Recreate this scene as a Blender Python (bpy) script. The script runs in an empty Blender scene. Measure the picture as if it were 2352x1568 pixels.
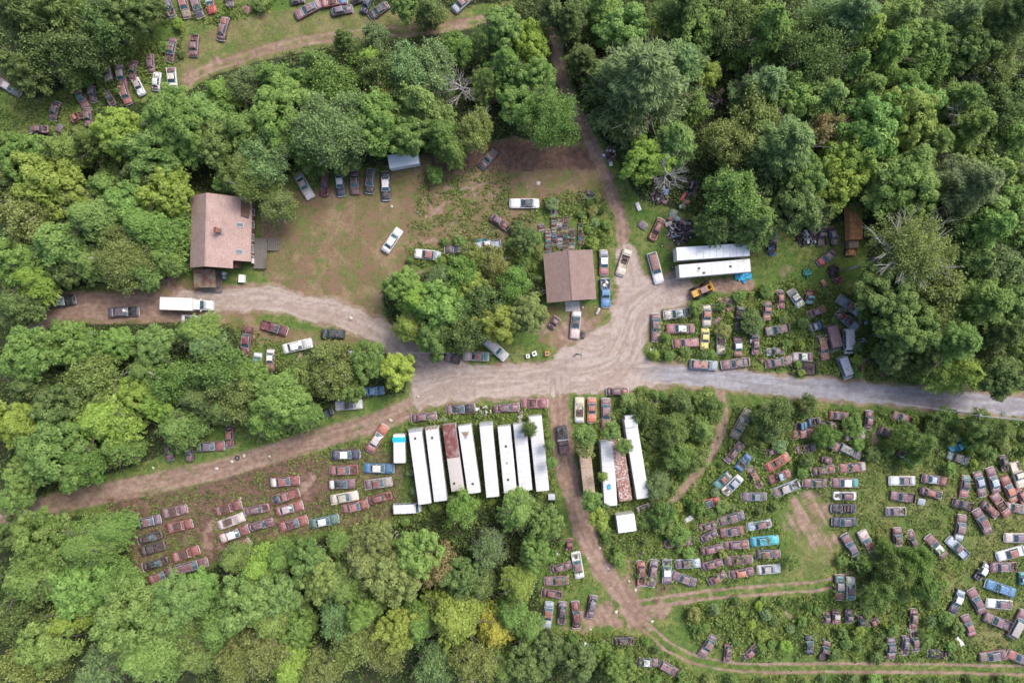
import bpy, math, random
import numpy as np
from mathutils import Vector, Matrix
R = math.radians
SC = bpy.context.scene
COL = SC.collection
random.seed(7)
H = 136.5                      # height the drone hovered at
K = 204.8 / 2352.0             # metres on the ground per unit of the survey grid

# ------------------------------------------------------------------ camera, sky, sun, exposure
cam_d = bpy.data.cameras.new("camera"); cam_d.sensor_width = 36; cam_d.lens = 24.0
cam_d.clip_start = 0.5; cam_d.clip_end = 6000
cam = bpy.data.objects.new("camera", cam_d); COL.objects.link(cam)
cam.location = (0, 0, H); cam.rotation_euler = (0, 0, 0); SC.camera = cam
SUN_EL, SUN_AZ = 52.0, 48.0    # soft light from the top right of the picture
wd = bpy.data.worlds.new("World"); SC.world = wd; wd.use_nodes = True
wn = wd.node_tree; bg = wn.nodes["Background"]
sky = wn.nodes.new("ShaderNodeTexSky"); sky.sky_type = 'NISHITA'; sky.sun_disc = False
sky.sun_elevation = R(SUN_EL); sky.sun_rotation = R(SUN_AZ); sky.dust_density = 4.0; sky.air_density = 0.8; sky.ozone_density = 0.8
wn.links.new(sky.outputs[0], bg.inputs[0]); bg.inputs[1].default_value = 0.15
sl = bpy.data.lights.new("sun", 'SUN'); sl.energy = 1.5; sl.angle = R(22); sl.color = (1.0, 0.965, 0.92)
so = bpy.data.objects.new("sun", sl); COL.objects.link(so)
so.rotation_euler = (R(90 - SUN_EL), 0, R(180 - SUN_AZ))
SC.view_settings.view_transform = 'Standard'; SC.view_settings.look = 'None'
SC.view_settings.exposure = 0.95; SC.view_settings.gamma = 1.0
SC.render.engine = 'CYCLES'; SC.cycles.max_bounces = 5; SC.cycles.diffuse_bounces = 3
SC.cycles.transmission_bounces = 3; SC.cycles.transparent_max_bounces = 4

# ------------------------------------------------------------------ small helpers
def P(u, v, h=0.0):            # survey grid -> world, for a point h above the ground
    f = (H - h) / H
    return ((u - 1176) * K * f, (784 - v) * K * f)
def T(i, j, x, y, h=0.0):      # tile coordinates -> world
    return P(588 * i + x / 4.0, 392 * j + y / 4.0, h)

class MB:
    def __init__(s): s.v = []; s.f = []; s.m = []
    def add(s, vs, fs, m=0):
        n = len(s.v); s.v += [tuple(p) for p in vs]; s.f += [tuple(i + n for i in f) for f in fs]; s.m += [m] * len(fs)
    def box(s, c, d, rz=0.0, m=0, taper=1.0, M=None):
        x, y, z = d[0] / 2, d[1] / 2, d[2] / 2; vs = []
        for sz in (-1, 1):
            t = taper if sz > 0 else 1.0
            for sx, sy in ((-1, -1), (1, -1), (1, 1), (-1, 1)):
                vs.append(Vector((sx * x * t, sy * y * t, sz * z)))
        if M is None: M = Matrix.Rotation(rz, 4, 'Z')
        vs = [M @ p + Vector(c) for p in vs]
        s.add(vs, [(3, 2, 1, 0), (4, 5, 6, 7), (0, 1, 5, 4), (1, 2, 6, 5), (2, 3, 7, 6), (3, 0, 4, 7)], m)
    def bbox(s, c, d, b, rz=0.0, m=0):      # box with chamfered upright and top edges
        x, y, z = d[0] / 2, d[1] / 2, d[2] / 2
        def ring(bx, zz, ins):
            X, Y = x - ins, y - ins
            return [(-X + bx, -Y, zz), (X - bx, -Y, zz), (X, -Y + bx, zz), (X, Y - bx, zz), (X - bx, Y, zz), (-X + bx, Y, zz), (-X, Y - bx, zz), (-X, -Y + bx, zz)]
        rs = [ring(b, -z, 0), ring(b, z - b, 0), ring(b, z, b * .9)]
        M = Matrix.Rotation(rz, 4, 'Z'); vs = [M @ Vector(p) + Vector(c) for r in rs for p in r]; fs = []
        for k in range(2):
            for q in range(8):
                a = k * 8 + q; b2 = k * 8 + (q + 1) % 8; fs.append((a, b2, b2 + 8, a + 8))
        fs.append(tuple(range(7, -1, -1))); fs.append(tuple(range(16, 24))); s.add(vs, fs, m)
    def tube(s, a, b, r0, r1=None, n=8, m=0, caps=True):
        a, b = Vector(a), Vector(b); r1 = r0 if r1 is None else r1
        d = b - a
        if d.length < 1e-6: return
        q = d.to_track_quat('Z', 'Y'); vs = []
        for p, r in ((a, r0), (b, r1)):
            for k in range(n):
                t = 2 * math.pi * k / n; vs.append(p + q @ Vector((math.cos(t) * r, math.sin(t) * r, 0)))
        fs = [(k, (k + 1) % n, n + (k + 1) % n, n + k) for k in range(n)]
        if caps: fs += [tuple(range(n - 1, -1, -1)), tuple(range(n, 2 * n))]
        s.add(vs, fs, m)
    def ring(s, c, axis, ro, ri, w, n=14, m=0):   # a tyre-like ring round an axis
        q = Vector(axis).to_track_quat('Z', 'Y'); prof = [(ri, -w / 2), (ro * .94, -w / 2), (ro, -w / 3), (ro, w / 3), (ro * .94, w / 2), (ri, w / 2)]
        vs = []; np_ = len(prof)
        for k in range(n):
            t = 2 * math.pi * k / n
            for r, z in prof: vs.append(Vector(c) + q @ Vector((math.cos(t) * r, math.sin(t) * r, z)))
        fs = []
        for k in range(n):
            for j in range(np_):
                a = k * np_ + j; b = k * np_ + (j + 1) % np_; c2 = ((k + 1) % n) * np_
                fs.append((a, b, c2 + (j + 1) % np_, c2 + j))
        s.add(vs, fs, m)
    def mesh(s, name, mats, smooth=False):
        me = bpy.data.meshes.new(name); me.from_pydata(s.v, [], s.f)
        for mt in (mats if isinstance(mats, (list, tuple)) else [mats]): me.materials.append(mt)
        if any(s.m): me.polygons.foreach_set("material_index", s.m)
        if smooth: me.polygons.foreach_set("use_smooth", [True] * len(s.f))
        me.update(); return me

def link(name, me, parent=None, loc=None, rz=None, color=None, rust=None):
    o = bpy.data.objects.new(name, me); COL.objects.link(o)
    if parent is not None: o.parent = parent
    if loc is not None: o.location = loc
    if rz is not None: o.rotation_euler = (0, 0, rz)
    if color is not None: o.color = (*color[:3], 1)
    if rust is not None: o["rust"] = float(rust)
    return o
def empty(name, loc, rz=0.0):
    o = bpy.data.objects.new(name, None); COL.objects.link(o); o.location = loc; o.rotation_euler = (0, 0, rz)
    o.empty_display_size = 0.2; return o
THINGS = []
def tag(o, label, cat, group=None):
    o["label"] = label; o["category"] = cat
    if group: o["group"] = group
    THINGS.append(o); return o

# ------------------------------------------------------------------ materials
def mat(name):
    m = bpy.data.materials.new(name); m.use_nodes = True; nt = m.node_tree
    return m, nt, nt.nodes["Principled BSDF"]
def N(nt, typ, **kw):
    n = nt.nodes.new(typ)
    for k, v in kw.items(): setattr(n, k, v)
    return n
def noise(nt, scale, detail=3, rough=.55, vec=None, dist=0.0):
    n = N(nt, "ShaderNodeTexNoise"); n.inputs["Scale"].default_value = scale; n.inputs["Detail"].default_value = detail
    n.inputs["Roughness"].default_value = rough; n.inputs["Distortion"].default_value = dist
    if vec is not None: nt.links.new(vec, n.inputs["Vector"])
    return n.outputs["Fac"]
def ramp(nt, fac, p0, p1, v0=0.0, v1=1.0):
    n = N(nt, "ShaderNodeMapRange"); n.interpolation_type = 'SMOOTHSTEP'
    for i, v in zip(("From Min", "From Max", "To Min", "To Max"), (p0, p1, v0, v1)): n.inputs[i].default_value = v
    nt.links.new(fac, n.inputs["Value"]); return n.outputs["Result"]
def mixc(nt, fac, a, b, mode='MIX'):
    n = N(nt, "ShaderNodeMix", data_type='RGBA', blend_type=mode)
    for sock, v in ((n.inputs[0], fac), (n.inputs[6], a), (n.inputs[7], b)):
        if isinstance(v, (int, float)): sock.default_value = v
        elif isinstance(v, tuple): sock.default_value = (*v[:3], 1)
        else: nt.links.new(v, sock)
    return n.outputs[2]
def mth(nt, op, a, b=0.0):
    n = N(nt, "ShaderNodeMath", operation=op)
    for sock, v in ((n.inputs[0], a), (n.inputs[1], b)):
        if isinstance(v, (int, float)): sock.default_value = v
        else: nt.links.new(v, sock)
    return n.outputs[0]
def objvec(nt, spread=37.0):      # object coordinates moved by the object's own random number
    tc = N(nt, "ShaderNodeTexCoord"); oi = N(nt, "ShaderNodeObjectInfo")
    s = mth(nt, 'MULTIPLY', oi.outputs["Random"], spread)
    v = N(nt, "ShaderNodeVectorMath", operation='ADD'); nt.links.new(tc.outputs["Object"], v.inputs[0]); nt.links.new(s, v.inputs[1])
    return v.outputs[0], oi
def setc(nt, b, c): nt.links.new(c, b.inputs["Base Color"])
def bump(nt, b, h, s, d=.05):
    n = N(nt, "ShaderNodeBump"); n.inputs["Strength"].default_value = s; n.inputs["Distance"].default_value = d
    nt.links.new(h, n.inputs["Height"]); nt.links.new(n.outputs[0], b.inputs["Normal"])

def weathered(name, rustc=(.13, .055, .038), rough=.6, metal=0.0, chalk=.5):
    m, nt, b = mat(name); v, oi = objvec(nt)
    at = N(nt, "ShaderNodeAttribute", attribute_type='OBJECT', attribute_name='rust')
    n1 = noise(nt, 1.1, 5, .62, v, .4); n2 = noise(nt, 6.0, 4, .6, v); n3 = noise(nt, 2.3, 3, .5, v, 1.0)
    base = mixc(nt, ramp(nt, n3, .35, .7), oi.outputs["Color"], mixc(nt, .20, oi.outputs["Color"], (.62, .56, .58)))
    base = mixc(nt, ramp(nt, n2, .3, .75), base, mixc(nt, .65, base, (0.03, .022, .022), 'MULTIPLY'))
    t = mth(nt, 'SUBTRACT', 1.0, at.outputs["Fac"])
    thr = mth(nt, 'MULTIPLY_ADD', t, .45); thr = mth(nt, 'ADD', thr, .25)
    d = mth(nt, 'MULTIPLY', mth(nt, 'SUBTRACT', n1, thr), 9.0)
    cl = N(nt, "ShaderNodeClamp"); nt.links.new(d, cl.inputs[0])
    rc = mixc(nt, ramp(nt, n2, .35, .7), rustc, tuple(c * 1.9 for c in rustc))
    c = mixc(nt, cl.outputs[0], base, rc)
    setc(nt, b, c); b.inputs["Metallic"].default_value = metal
    nt.links.new(mth(nt, 'ADD', mth(nt, 'MULTIPLY', cl.outputs[0], .25), rough - .12), b.inputs["Roughness"])
    bump(nt, b, n2, .12, .02)
    return m
def plain(name, c, rough=.6, metal=0.0, var=.35, scale=3.0, c2=None, bmp=0.0):
    m, nt, b = mat(name); v, oi = objvec(nt); n = noise(nt, scale, 5, .6, v)
    c2 = c2 or tuple(x * (1 - var) for x in c)
    setc(nt, b, mixc(nt, ramp(nt, n, .32, .7), c, c2)); b.inputs["Roughness"].default_value = rough; b.inputs["Metallic"].default_value = metal
    if bmp: bump(nt, b, n, bmp, .03)
    return m
M_PAINT = weathered("car_paint")
M_CHROME = plain("dull_chrome", (.62, .63, .65), .45, .25, .55, 5)  # light grey, mostly non-metal: the reflected sky is painted into the colour
M_GLASS = plain("window_glass", (.055, .115, .14), .1, .0, .5, 1.5)  # blue-teal base has the sky's reflection painted in
M_TYRE = plain("tyre_rubber", (.03, .03, .032), .85)
M_RIM = plain("wheel_rim", (.28, .26, .25), .5, .4, .6, 6)
M_INNER = plain("car_interior", (.045, .035, .032), .85, 0, .6, 4, (.12, .08, .06))
M_SEAT = plain("seat_vinyl", (.14, .09, .08), .8, 0, .6, 5, (.05, .04, .04))
M_ENGINE = plain("oily_metal", (.07, .055, .05), .6, .3, .6, 7, (.16, .1, .07))
M_WHITE = None

def white_skin():
    m, nt, b = mat("trailer_white"); v, oi = objvec(nt)
    n1 = noise(nt, .8, 6, .65, v, .6); n2 = noise(nt, 9, 3, .6, v)
    mp = N(nt, 'ShaderNodeMapping'); nt.links.new(v, mp.inputs[0]); mp.inputs['Scale'].default_value = (.35, 3.2, 1); n4 = noise(nt, 1.0, 5, .7, mp.outputs[0])
    base = mixc(nt, ramp(nt, n1, .46, .78), oi.outputs["Color"], mixc(nt, .6, oi.outputs["Color"], (.40, .38, .35))); base = mixc(nt, ramp(nt, n4, .52, .8, 0, .6), base, mixc(nt, .6, base, (.30, .27, .24)))
    base = mixc(nt, ramp(nt, n2, .62, .8), base, mixc(nt, .35, base, (.3, .27, .24)))
    at = N(nt, "ShaderNodeAttribute", attribute_type='OBJECT', attribute_name='rust')
    n3 = noise(nt, 1.6, 6, .7, v, 1.5)
    thr = mth(nt, 'SUBTRACT', .82, mth(nt, 'MULTIPLY', at.outputs["Fac"], .5))
    cl = N(nt, "ShaderNodeClamp"); nt.links.new(mth(nt, 'MULTIPLY', mth(nt, 'SUBTRACT', n3, thr), 8.0), cl.inputs[0])
    setc(nt, b, mixc(nt, cl.outputs[0], base, (.2, .08, .055))); b.inputs["Roughness"].default_value = .45
    return m
M_SKIN = white_skin()
M_DARK = plain("dark_steel", (.04, .04, .045), .7, .2, .4, 4, (.1, .06, .045))
M_WOOD = plain("weathered_boards", (.17, .15, .135), .85, 0, .45, 4, None, .3)
M_TARP = plain("tarp_cloth", (.04, .33, .55), .5, 0, .3, 6)
# ---- survey of the cars: tile column+row, x, y on the tile, length, heading, body style, colours (hood roof trunk) ----
CARS = """
00 1548 55 210 290 R sss
00 1685 45 235 285 S xrr
00 1800 45 240 288 S nbb
00 1922 15 220 285 S qaa
00 2100 -20 180 280 R sss
00 2045 262 225 78 R rbb
00 1780 415 205 86 H rbb
00 1567 455 222 258 S bbb
00 1385 585 165 95 R bbb
00 1220 640 160 265 R bbb
00 1108 690 212 280 S buu
00 975 655 150 285 P urr
00 1147 865 190 288 W rpp
00 1268 792 160 296 R wur
00 1435 745 150 85 R wwb
00 1575 718 200 275 S wub
00 745 905 190 298 C bgr
00 845 850 160 276 R ssd
00 1000 900 170 300 H rdd
00 500 1015 160 252 R ddd
00 360 1188 172 2 H brb
00 75 800 230 330 S gub
00 805 1075 140 275 R bbb
00 695 1078 90 30 H rrr
00 190 1370 120 0 R bbb
10 375 -5 130 10 S ddd
10 470 85 260 208 S bbb
10 710 10 235 10 O lqr
10 780 92 215 12 R sss
10 925 -5 110 20 R ddd
10 1015 40 160 245 R nnn
10 1125 95 205 216 S kdd
10 1885 35 160 222 S abr
10 2190 785 110 320 R ddd
10 2140 1452 220 230 P ddd
01 530 1205 320 10 W kkk
01 1125 1297 285 3 S kss
01 1760 1370 210 355 S wkw
01 765 1535 150 20 S geg
01 2262 1566 272 263 S mmm
11 440 140 265 300 C wua
11 628 120 240 270 H mmm
11 770 118 228 276 S nwn
11 905 110 222 271 S bdd
11 1050 95 225 263 W kkk
11 1192 138 262 272 S kwk
11 1250 642 262 56 M www
11 1575 770 235 174 S wra
11 1860 722 250 178 S ddd
11 2128 688 252 188 P awa
11 2235 468 212 325 R rbb
21 115 300 268 180 C wkw
11 165 1445 245 344 P mmm
11 706 1499 232 179 U kkk
21 845 842 228 270 S pwa
21 857 1122 262 272 P lll
21 1030 840 250 252 O crc
21 1320 890 290 285 W wrp
21 585 1415 262 265 C ukw
21 1330 540 230 245 H orr
21 1325 1437 258 271 S bbb
21 1517 1312 242 188 S uas
21 1545 1450 260 181 S pwp
21 1790 1330 195 270 S uru
21 2095 1310 120 80 O kdk
21 2118 1425 100 0 R rdd
21 2225 1500 160 88 S bdw
21 2345 1290 170 268 C rrb
21 390 1395 120 235 R bbb
31 45 650 150 85 P tkk
31 495 590 190 90 P ddd
31 600 600 160 288 R xeb
31 545 795 190 218 S qdd
31 260 1170 165 305 S wwe
31 385 1162 130 265 P ttr
31 115 1185 160 274 R rrb
31 752 1240 252 325 P arb
31 735 1375 245 318 P adr
31 455 1292 165 22 R rbb
31 85 1460 225 192 P ekb
31 440 1430 120 20 S luu
32 590 -30 250 285 B bbb
32 735 -2 230 272 V www
32 512 60 235 283 W prp
32 705 240 215 291 V aaa
02 1262 930 150 268 R sss
02 1545 1005 170 280 R bdd
02 1738 1010 200 272 R bdd
02 1925 965 262 3 S rss
02 2108 875 205 272 R rrb
12 375 42 278 13 S www
12 130 168 195 268 S rww
12 5 195 180 262 S agw
12 1765 145 235 168 P dbd
12 2022 135 236 178 S urt
12 2200 65 262 318 W www
12 850 585 245 5 P wdw
12 620 668 170 200 H kkk
12 1080 455 170 5 S lll
12 1540 695 238 5 R bbb
12 1877 622 267 4 C kkb
12 2295 612 250 5 R bbb
12 1112 893 285 57 S owp
12 820 1040 255 2 S nwn
12 807 1180 267 3 S rrr
12 1127 1166 273 359 S lwl
12 788 1310 244 3 S bkw
12 1120 1304 248 8 S urb
12 808 1434 252 10 S ccc
12 1135 1440 245 15 H rrr
12 905 1520 242 13 S rpr
12 1390 1525 252 3 V www
12 262 1286 260 5 S rrw
12 267 1425 255 197 P nrr
12 298 1538 262 16 S rur
12 5 1545 245 12 H bbb
22 207 570 244 0 O prp
22 620 632 230 89 O cww
22 734 631 232 270 C ooo
22 865 665 288 271 S rbb
22 970 460 210 0 R rbb
22 1490 918 160 255 P nnn
22 1335 880 100 260 R sss
22 1765 215 254 356 W apu
22 2058 202 262 188 S bbp
22 1600 15 235 184 W rpu
22 1775 -25 190 268 S yyy
22 1920 20 190 270 O uuu
22 2078 50 175 272 S rwb
22 2235 40 150 270 R bbb
22 2105 760 290 61 S xxx
22 2040 1022 222 50 R bbb
22 2130 1112 145 50 O lbl
22 2235 1255 232 300 H rrb
22 1935 1278 188 220 S tru
22 2030 1318 222 225 S waw
22 2230 1427 230 181 C ses
22 1803 1490 222 12 S qnq
22 1215 1538 135 20 S uru
22 1355 1515 120 318 H rww
22 168 1455 110 270 R kkk
32 65 92 150 185 R ese
32 100 190 242 10 S bbb
32 320 142 170 180 S uwb
32 430 737 125 10 O skl
32 300 775 120 5 P lld
32 650 685 180 355 C bbr
32 570 775 160 350 P rbd
32 325 850 215 5 S rrr
32 805 865 185 6 S ubb
32 928 724 180 82 R bbb
32 1235 702 180 160 S bbr
32 1085 832 125 340 H rbb
32 1350 842 100 320 R wbb
32 1750 958 155 30 P zzz
32 345 988 185 12 O kbb
32 30 1012 110 20 R sbb
32 580 942 178 328 P rns
32 752 1008 225 335 W sea
32 92 1112 240 30 O ocq
32 540 1092 100 350 R bbb
32 110 1240 205 20 P raa
32 508 1182 218 10 R rbb
32 168 1350 255 22 S aub
32 780 1157 243 186 S ppu
32 438 1302 222 180 S bbb
32 710 1297 245 180 S bwt
32 705 1417 225 180 H wbr
32 700 1535 225 180 O kkn
32 1240 1281 245 180 C wba
32 1240 1430 235 172 P bbd
32 1533 1270 232 352 C rab
32 1500 1391 222 345 R krb
32 1282 1075 210 318 R bwb
32 1745 1072 215 342 S nda
32 1815 1332 202 262 S pdt
32 1952 1312 235 284 S bab
32 2075 1277 246 106 S bab
32 2172 1122 155 280 H ddd
32 2300 1225 246 288 P ccu
32 2222 1360 258 111 S roo
32 2335 1425 170 300 H rrr
32 1800 1500 192 345 H rdd
32 2143 1500 242 125 O bbr
32 2042 1545 200 320 R rrb
32 2300 1535 220 350 S uru
32 1178 1562 195 0 S ubs
03 1335 92 270 192 S kbs
03 1600 -8 232 12 O bbb
03 1642 128 236 12 O rur
03 1372 238 245 15 H ddd
03 1398 336 242 15 H bdd
03 1420 478 256 17 H kkd
03 1467 590 225 22 S drr
03 1698 386 258 18 O rrr
03 1755 496 298 14 W bbb
03 2088 -32 255 17 O rwr
03 2120 84 256 20 O uuu
03 2143 202 275 20 S rwu
03 2165 326 272 23 S rbb
13 45 115 258 15 R bbb
13 337 105 265 16 S rmr
13 625 86 262 12 S gwg
23 527 300 115 275 H rrr
23 603 487 246 100 S wbw
23 450 508 200 15 R bbb
23 411 631 226 183 S brb
23 370 748 200 350 H rrb
23 330 945 242 263 S ara
23 460 932 225 265 H dds
23 588 945 256 93 R rmm
23 733 870 218 260 R sss
23 612 1330 295 51 S wwq
23 828 1275 205 272 S brb
23 1028 1185 208 0 H rdd
23 1245 1378 188 355 S bwd
23 1442 1437 190 330 W bbb
23 1525 280 272 188 H ppb
23 1798 130 155 15 R bbb
23 1807 222 178 25 R sbs
23 2020 56 236 197 S bbs
23 2020 180 224 188 S bbr
23 2275 118 232 190 R abb
23 1830 342 212 12 R bpb
23 2060 302 238 3 R rbb
23 2325 265 258 6 S zzz
23 2355 387 226 0 S brd
23 1618 472 225 3 S abb
23 1838 480 208 15 R bpb
23 2086 440 250 4 O bcb
23 2115 557 236 10 R bob
23 1885 607 175 30 R brb
23 1582 615 232 160 S bbs
23 1188 567 242 272 R rmr
23 1292 562 262 262 R bbs
23 1424 545 228 90 S aws
23 2362 525 222 5 S wuu
23 1802 1232 228 237 S bbs
23 1985 1292 170 266 R bbb
23 2193 1285 165 40 R bpb
33 705 90 222 180 S nsn
33 767 322 262 120 S bsn
33 917 292 256 115 S uru
33 1195 240 195 92 S bbb
33 1335 272 216 107 R bdb
33 1552 320 252 131 S bwb
33 1745 330 238 136 P abb
33 1770 146 238 80 S bba
33 1975 88 248 120 S brb
33 2300 237 245 180 S usb
33 2235 377 258 196 S wru
33 2165 502 252 1 S rbb
33 1970 548 190 235 H nww
33 2140 702 285 161 S lll
33 1740 822 236 247 S nwa
33 1925 822 246 117 S bbb
33 2133 845 242 175 S wbb
33 2110 1003 265 158 P bbs
33 2300 1028 275 62 W buu
33 1850 1045 200 110 S bpp
33 2068 1317 252 188 S xsb
33 2320 1345 245 158 S rsb
33 661 693 232 270 S rut
33 765 702 216 90 S wbt
33 627 962 135 270 R pub
33 745 958 130 90 R sss
33 860 1000 120 95 R ddd
33 540 970 80 90 R bbb
33 968 1008 110 20 R brb
33 1340 985 195 265 R rbb
33 1352 1185 210 100 R sbs
33 1262 1228 185 263 R bss
33 1133 1250 196 271 S bss
33 383 1215 165 92 S nnn
33 525 1270 190 75 P bbd
33 1595 1306 232 176 O kkk
33 2345 612 110 92 S tat
"""
# ---- trees: x, y of the crown, radius, kind, tone (whole-picture grid of 2352) ----
TREES = """
60 40 62 P D;160 30 66 P G;105 110 60 B D;192 112 66 B D;40 155 58 P D;240 60 50 B D;292 25 45 M D;150 160 38 M D
340 5 40 M D;985 18 42 M D;930 12 34 M G
270 298 62 M Y;390 265 84 M G;345 350 60 M G;205 330 46 P G;130 340 50 M L;55 365 48 M G;110 428 66 M Y;215 500 72 M L
335 520 74 M G;280 590 72 B O;205 605 54 M L;365 592 50 M G;60 500 60 B O;40 600 56 M G;130 560 66 M L;60 640 56 M Y
380 440 52 M Y;338 400 42 M D;320 620 44 M L;20 425 46 P D;20 700 60 M D;55 690 36 M D;10 330 36 M G;240 430 50 M G
150 625 40 M D;290 470 50 M L;420 330 45 M G;30 550 45 P B
500 210 50 M L;560 190 46 B B;620 172 46 M G;650 262 74 M L;722 140 44 M G;790 92 32 P D;862 82 36 B B;770 205 58 B G
845 132 34 M Y;872 165 46 B D;930 150 48 B B;992 162 50 B B;1052 108 44 B L;1112 92 42 M G;1155 58 52 M L;1215 100 44 M Y
1160 142 46 M G;605 365 52 B B;760 290 78 B B;850 280 66 M G;962 235 66 M L;935 306 46 M G;1012 310 48 P G;882 205 40 B O
1062 212 30 X E;1092 300 50 B O;1040 345 40 M G;1192 240 44 M L;1262 268 80 B G;1122 182 40 M G;705 345 46 P G;790 360 42 M D
560 300 58 M G;498 330 46 M G;470 262 58 M L;570 400 74 B O;640 475 46 B O;518 415 34 M G;690 180 40 M G;1230 180 40 M G
1098 290 26 X E;745 188 24 X E;330 405 20 X E;1530 400 34 X E;1000 400 20 S G
1310 40 42 P D;1380 22 48 M G;1432 72 52 M L;1500 72 42 M Y;1560 32 50 P D;1340 130 42 P D;1392 180 48 P L;1452 122 40 M G
1475 185 108 P B;1560 150 66 P B;1442 270 44 P D;1460 288 28 M Y;1490 365 50 M Y;1550 320 52 M L;1600 60 48 M G;1592 235 40 M G
1612 165 34 M Y;1685 60 46 B D;1710 20 46 B O;1765 60 58 M G;1755 205 58 P B;1820 222 52 M L;1735 285 60 B O;1680 330 56 B O
1790 345 84 P B;1690 445 62 B L;1745 505 70 M G;1650 515 46 M D;1835 470 68 M D;1872 112 76 B D;1940 50 62 P B;1905 215 56 M L
1985 62 54 M Y;2050 52 54 P L;2032 120 58 P L;1965 150 54 M G;2062 195 48 P G;1985 210 52 P L;2130 92 50 M L;2140 150 46 B L
2185 55 50 P B;2228 100 50 M G;2295 55 60 P D;2290 150 46 B O;2232 158 38 X E;2102 250 56 M L;2195 228 50 P L;2200 290 44 X E
2080 268 62 M Y;2005 290 68 M L;1900 300 46 B T;1960 352 56 M Y;2092 372 50 P G;2132 330 54 P L;2215 300 58 P L;2292 240 58 B D
2322 320 56 M G;2005 430 50 P G;1925 412 56 M Y;1895 478 44 M D;2082 428 72 M L;2200 430 80 P B;2292 402 58 M L;2312 482 56 M L
2185 508 46 B D;2255 522 62 P L;2105 572 100 B O;2245 600 56 M G;2300 612 48 B B;2045 660 84 M G;2150 660 66 B O;2235 690 72 P L
2100 752 78 M G;2182 782 84 P L;2275 762 58 P D;2212 850 76 M Y;2322 700 58 M G;2305 862 56 M D;2122 822 56 P D;2340 560 46 M G
2055 812 44 M D;2340 800 44 M G;1290 10 40 M D;1640 20 40 M D;2345 180 40 P D;2345 420 40 M G;2010 370 40 M G;1850 400 50 M G
955 690 60 M Y;1060 632 52 B L;1092 702 58 B D;1182 655 50 B L;1212 722 52 M O;1142 742 52 M Y;1000 775 50 M G;1062 765 56 B D
1132 600 42 B O;1012 645 42 B B;1010 705 56 M L;925 655 46 M L;1075 655 36 M Y;935 750 40 M Y;1206 548 32 M D;1090 590 36 B O
912 850 44 M Z;842 828 48 M G;760 842 66 B O;700 862 50 B O;802 888 44 M G;640 918 72 M L;600 962 60 M L;550 902 56 B O
690 955 46 M G;582 870 48 M G;500 855 54 B G;470 800 42 P B;442 762 54 M L;352 790 46 M L;270 788 44 M L;150 790 64 M G
60 812 66 M G;60 885 50 M D;222 872 62 B O;330 852 48 M G;402 872 54 B G;452 915 46 M D;228 962 70 M Y;400 985 62 M G
132 935 46 M D;28 970 48 M Y;120 1042 66 M G;192 1058 56 B G;50 1095 50 M L;15 1150 44 M L;262 1030 46 M G;500 945 40 M D
310 900 36 M Y;360 930 36 M Y;195 800 36 M G;535 830 34 M G
90 1245 80 M G;182 1258 76 M G;252 1222 50 M G;62 1332 66 M G;172 1352 56 M L;30 1425 54 B D;150 1425 46 M Y;100 1482 56 M L
60 1525 56 B O;300 1425 100 M L;402 1382 72 M L;332 1502 84 M L;462 1348 44 M L;530 1290 44 M G;592 1308 44 M Y;560 1382 56 M L
620 1432 54 M L;642 1362 46 M L;500 1442 56 M G;540 1525 46 B O;450 1505 54 M G;602 1502 54 B O;240 1532 56 P B;682 1442 44 M G
702 1282 48 M G;742 1335 46 M L;840 1290 60 M O;902 1325 56 M O;868 1240 40 M O;962 1270 50 M L;992 1298 46 B T;830 1402 50 P L
776 1425 44 B B;812 1482 52 B O;882 1482 48 B O;912 1452 44 M Y;960 1440 42 M G;1040 1422 68 M Y;1000 1525 46 B B;1132 1452 42 M X
1092 1525 46 B O;1152 1535 38 M G;1060 1170 44 B L;1122 1262 40 B B;1192 1182 56 M L;1250 1202 48 M G;1190 1350 48 M Y;1120 1245 26 X E
1232 1272 44 M G;1100 1345 42 M D;1212 1452 42 M G;1262 1502 48 M D;1202 1522 46 M D;662 1542 46 M Y;742 1532 48 B O;790 1352 44 M G
770 1255 36 M G;640 1290 40 M G;250 1345 44 M G;20 1230 44 M D;1170 1420 40 M G;1060 1330 44 M D;1290 1375 0 M D
1780 962 54 B D;1568 930 34 M D;1612 985 38 M L;1550 985 40 B L;1508 1115 36 B B;1560 1050 38 B L;1344 1030 24 B O;1404 990 24 M G
1434 1026 21 M G;1386 1096 15 M Y;1216 986 22 P D;1515 1000 28 B G;1480 950 34 B D;1640 940 34 B G;1600 1055 32 B O;1520 1180 34 B G
1360 1150 26 M G;1375 1190 26 M Y;1345 1000 26 B G;1482 1192 22 B G;1820 1290 26 M L;1330 1520 46 M D;1420 1540 44 M G;1380 1500 30 M G
1420 1285 18 M G;1730 740 26 B D;2020 1370 40 B G;2060 1310 46 B G;2110 1290 42 B G;2130 1350 36 B G;2040 1265 30 B G;1990 1300 26 B G
1850 930 30 B D;1900 1000 30 B G;1960 980 26 B G;2080 1000 34 B G;2130 1020 34 B G;2180 1000 30 B D;2250 970 34 B G;2300 990 36 B G
2100 1050 30 B G;2180 960 26 B G;1560 1230 26 B G;1600 1160 28 B G;1530 1210 24 M G;2150 980 30 B D;2240 1010 30 B G;1620 920 26 B G
"""
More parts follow.
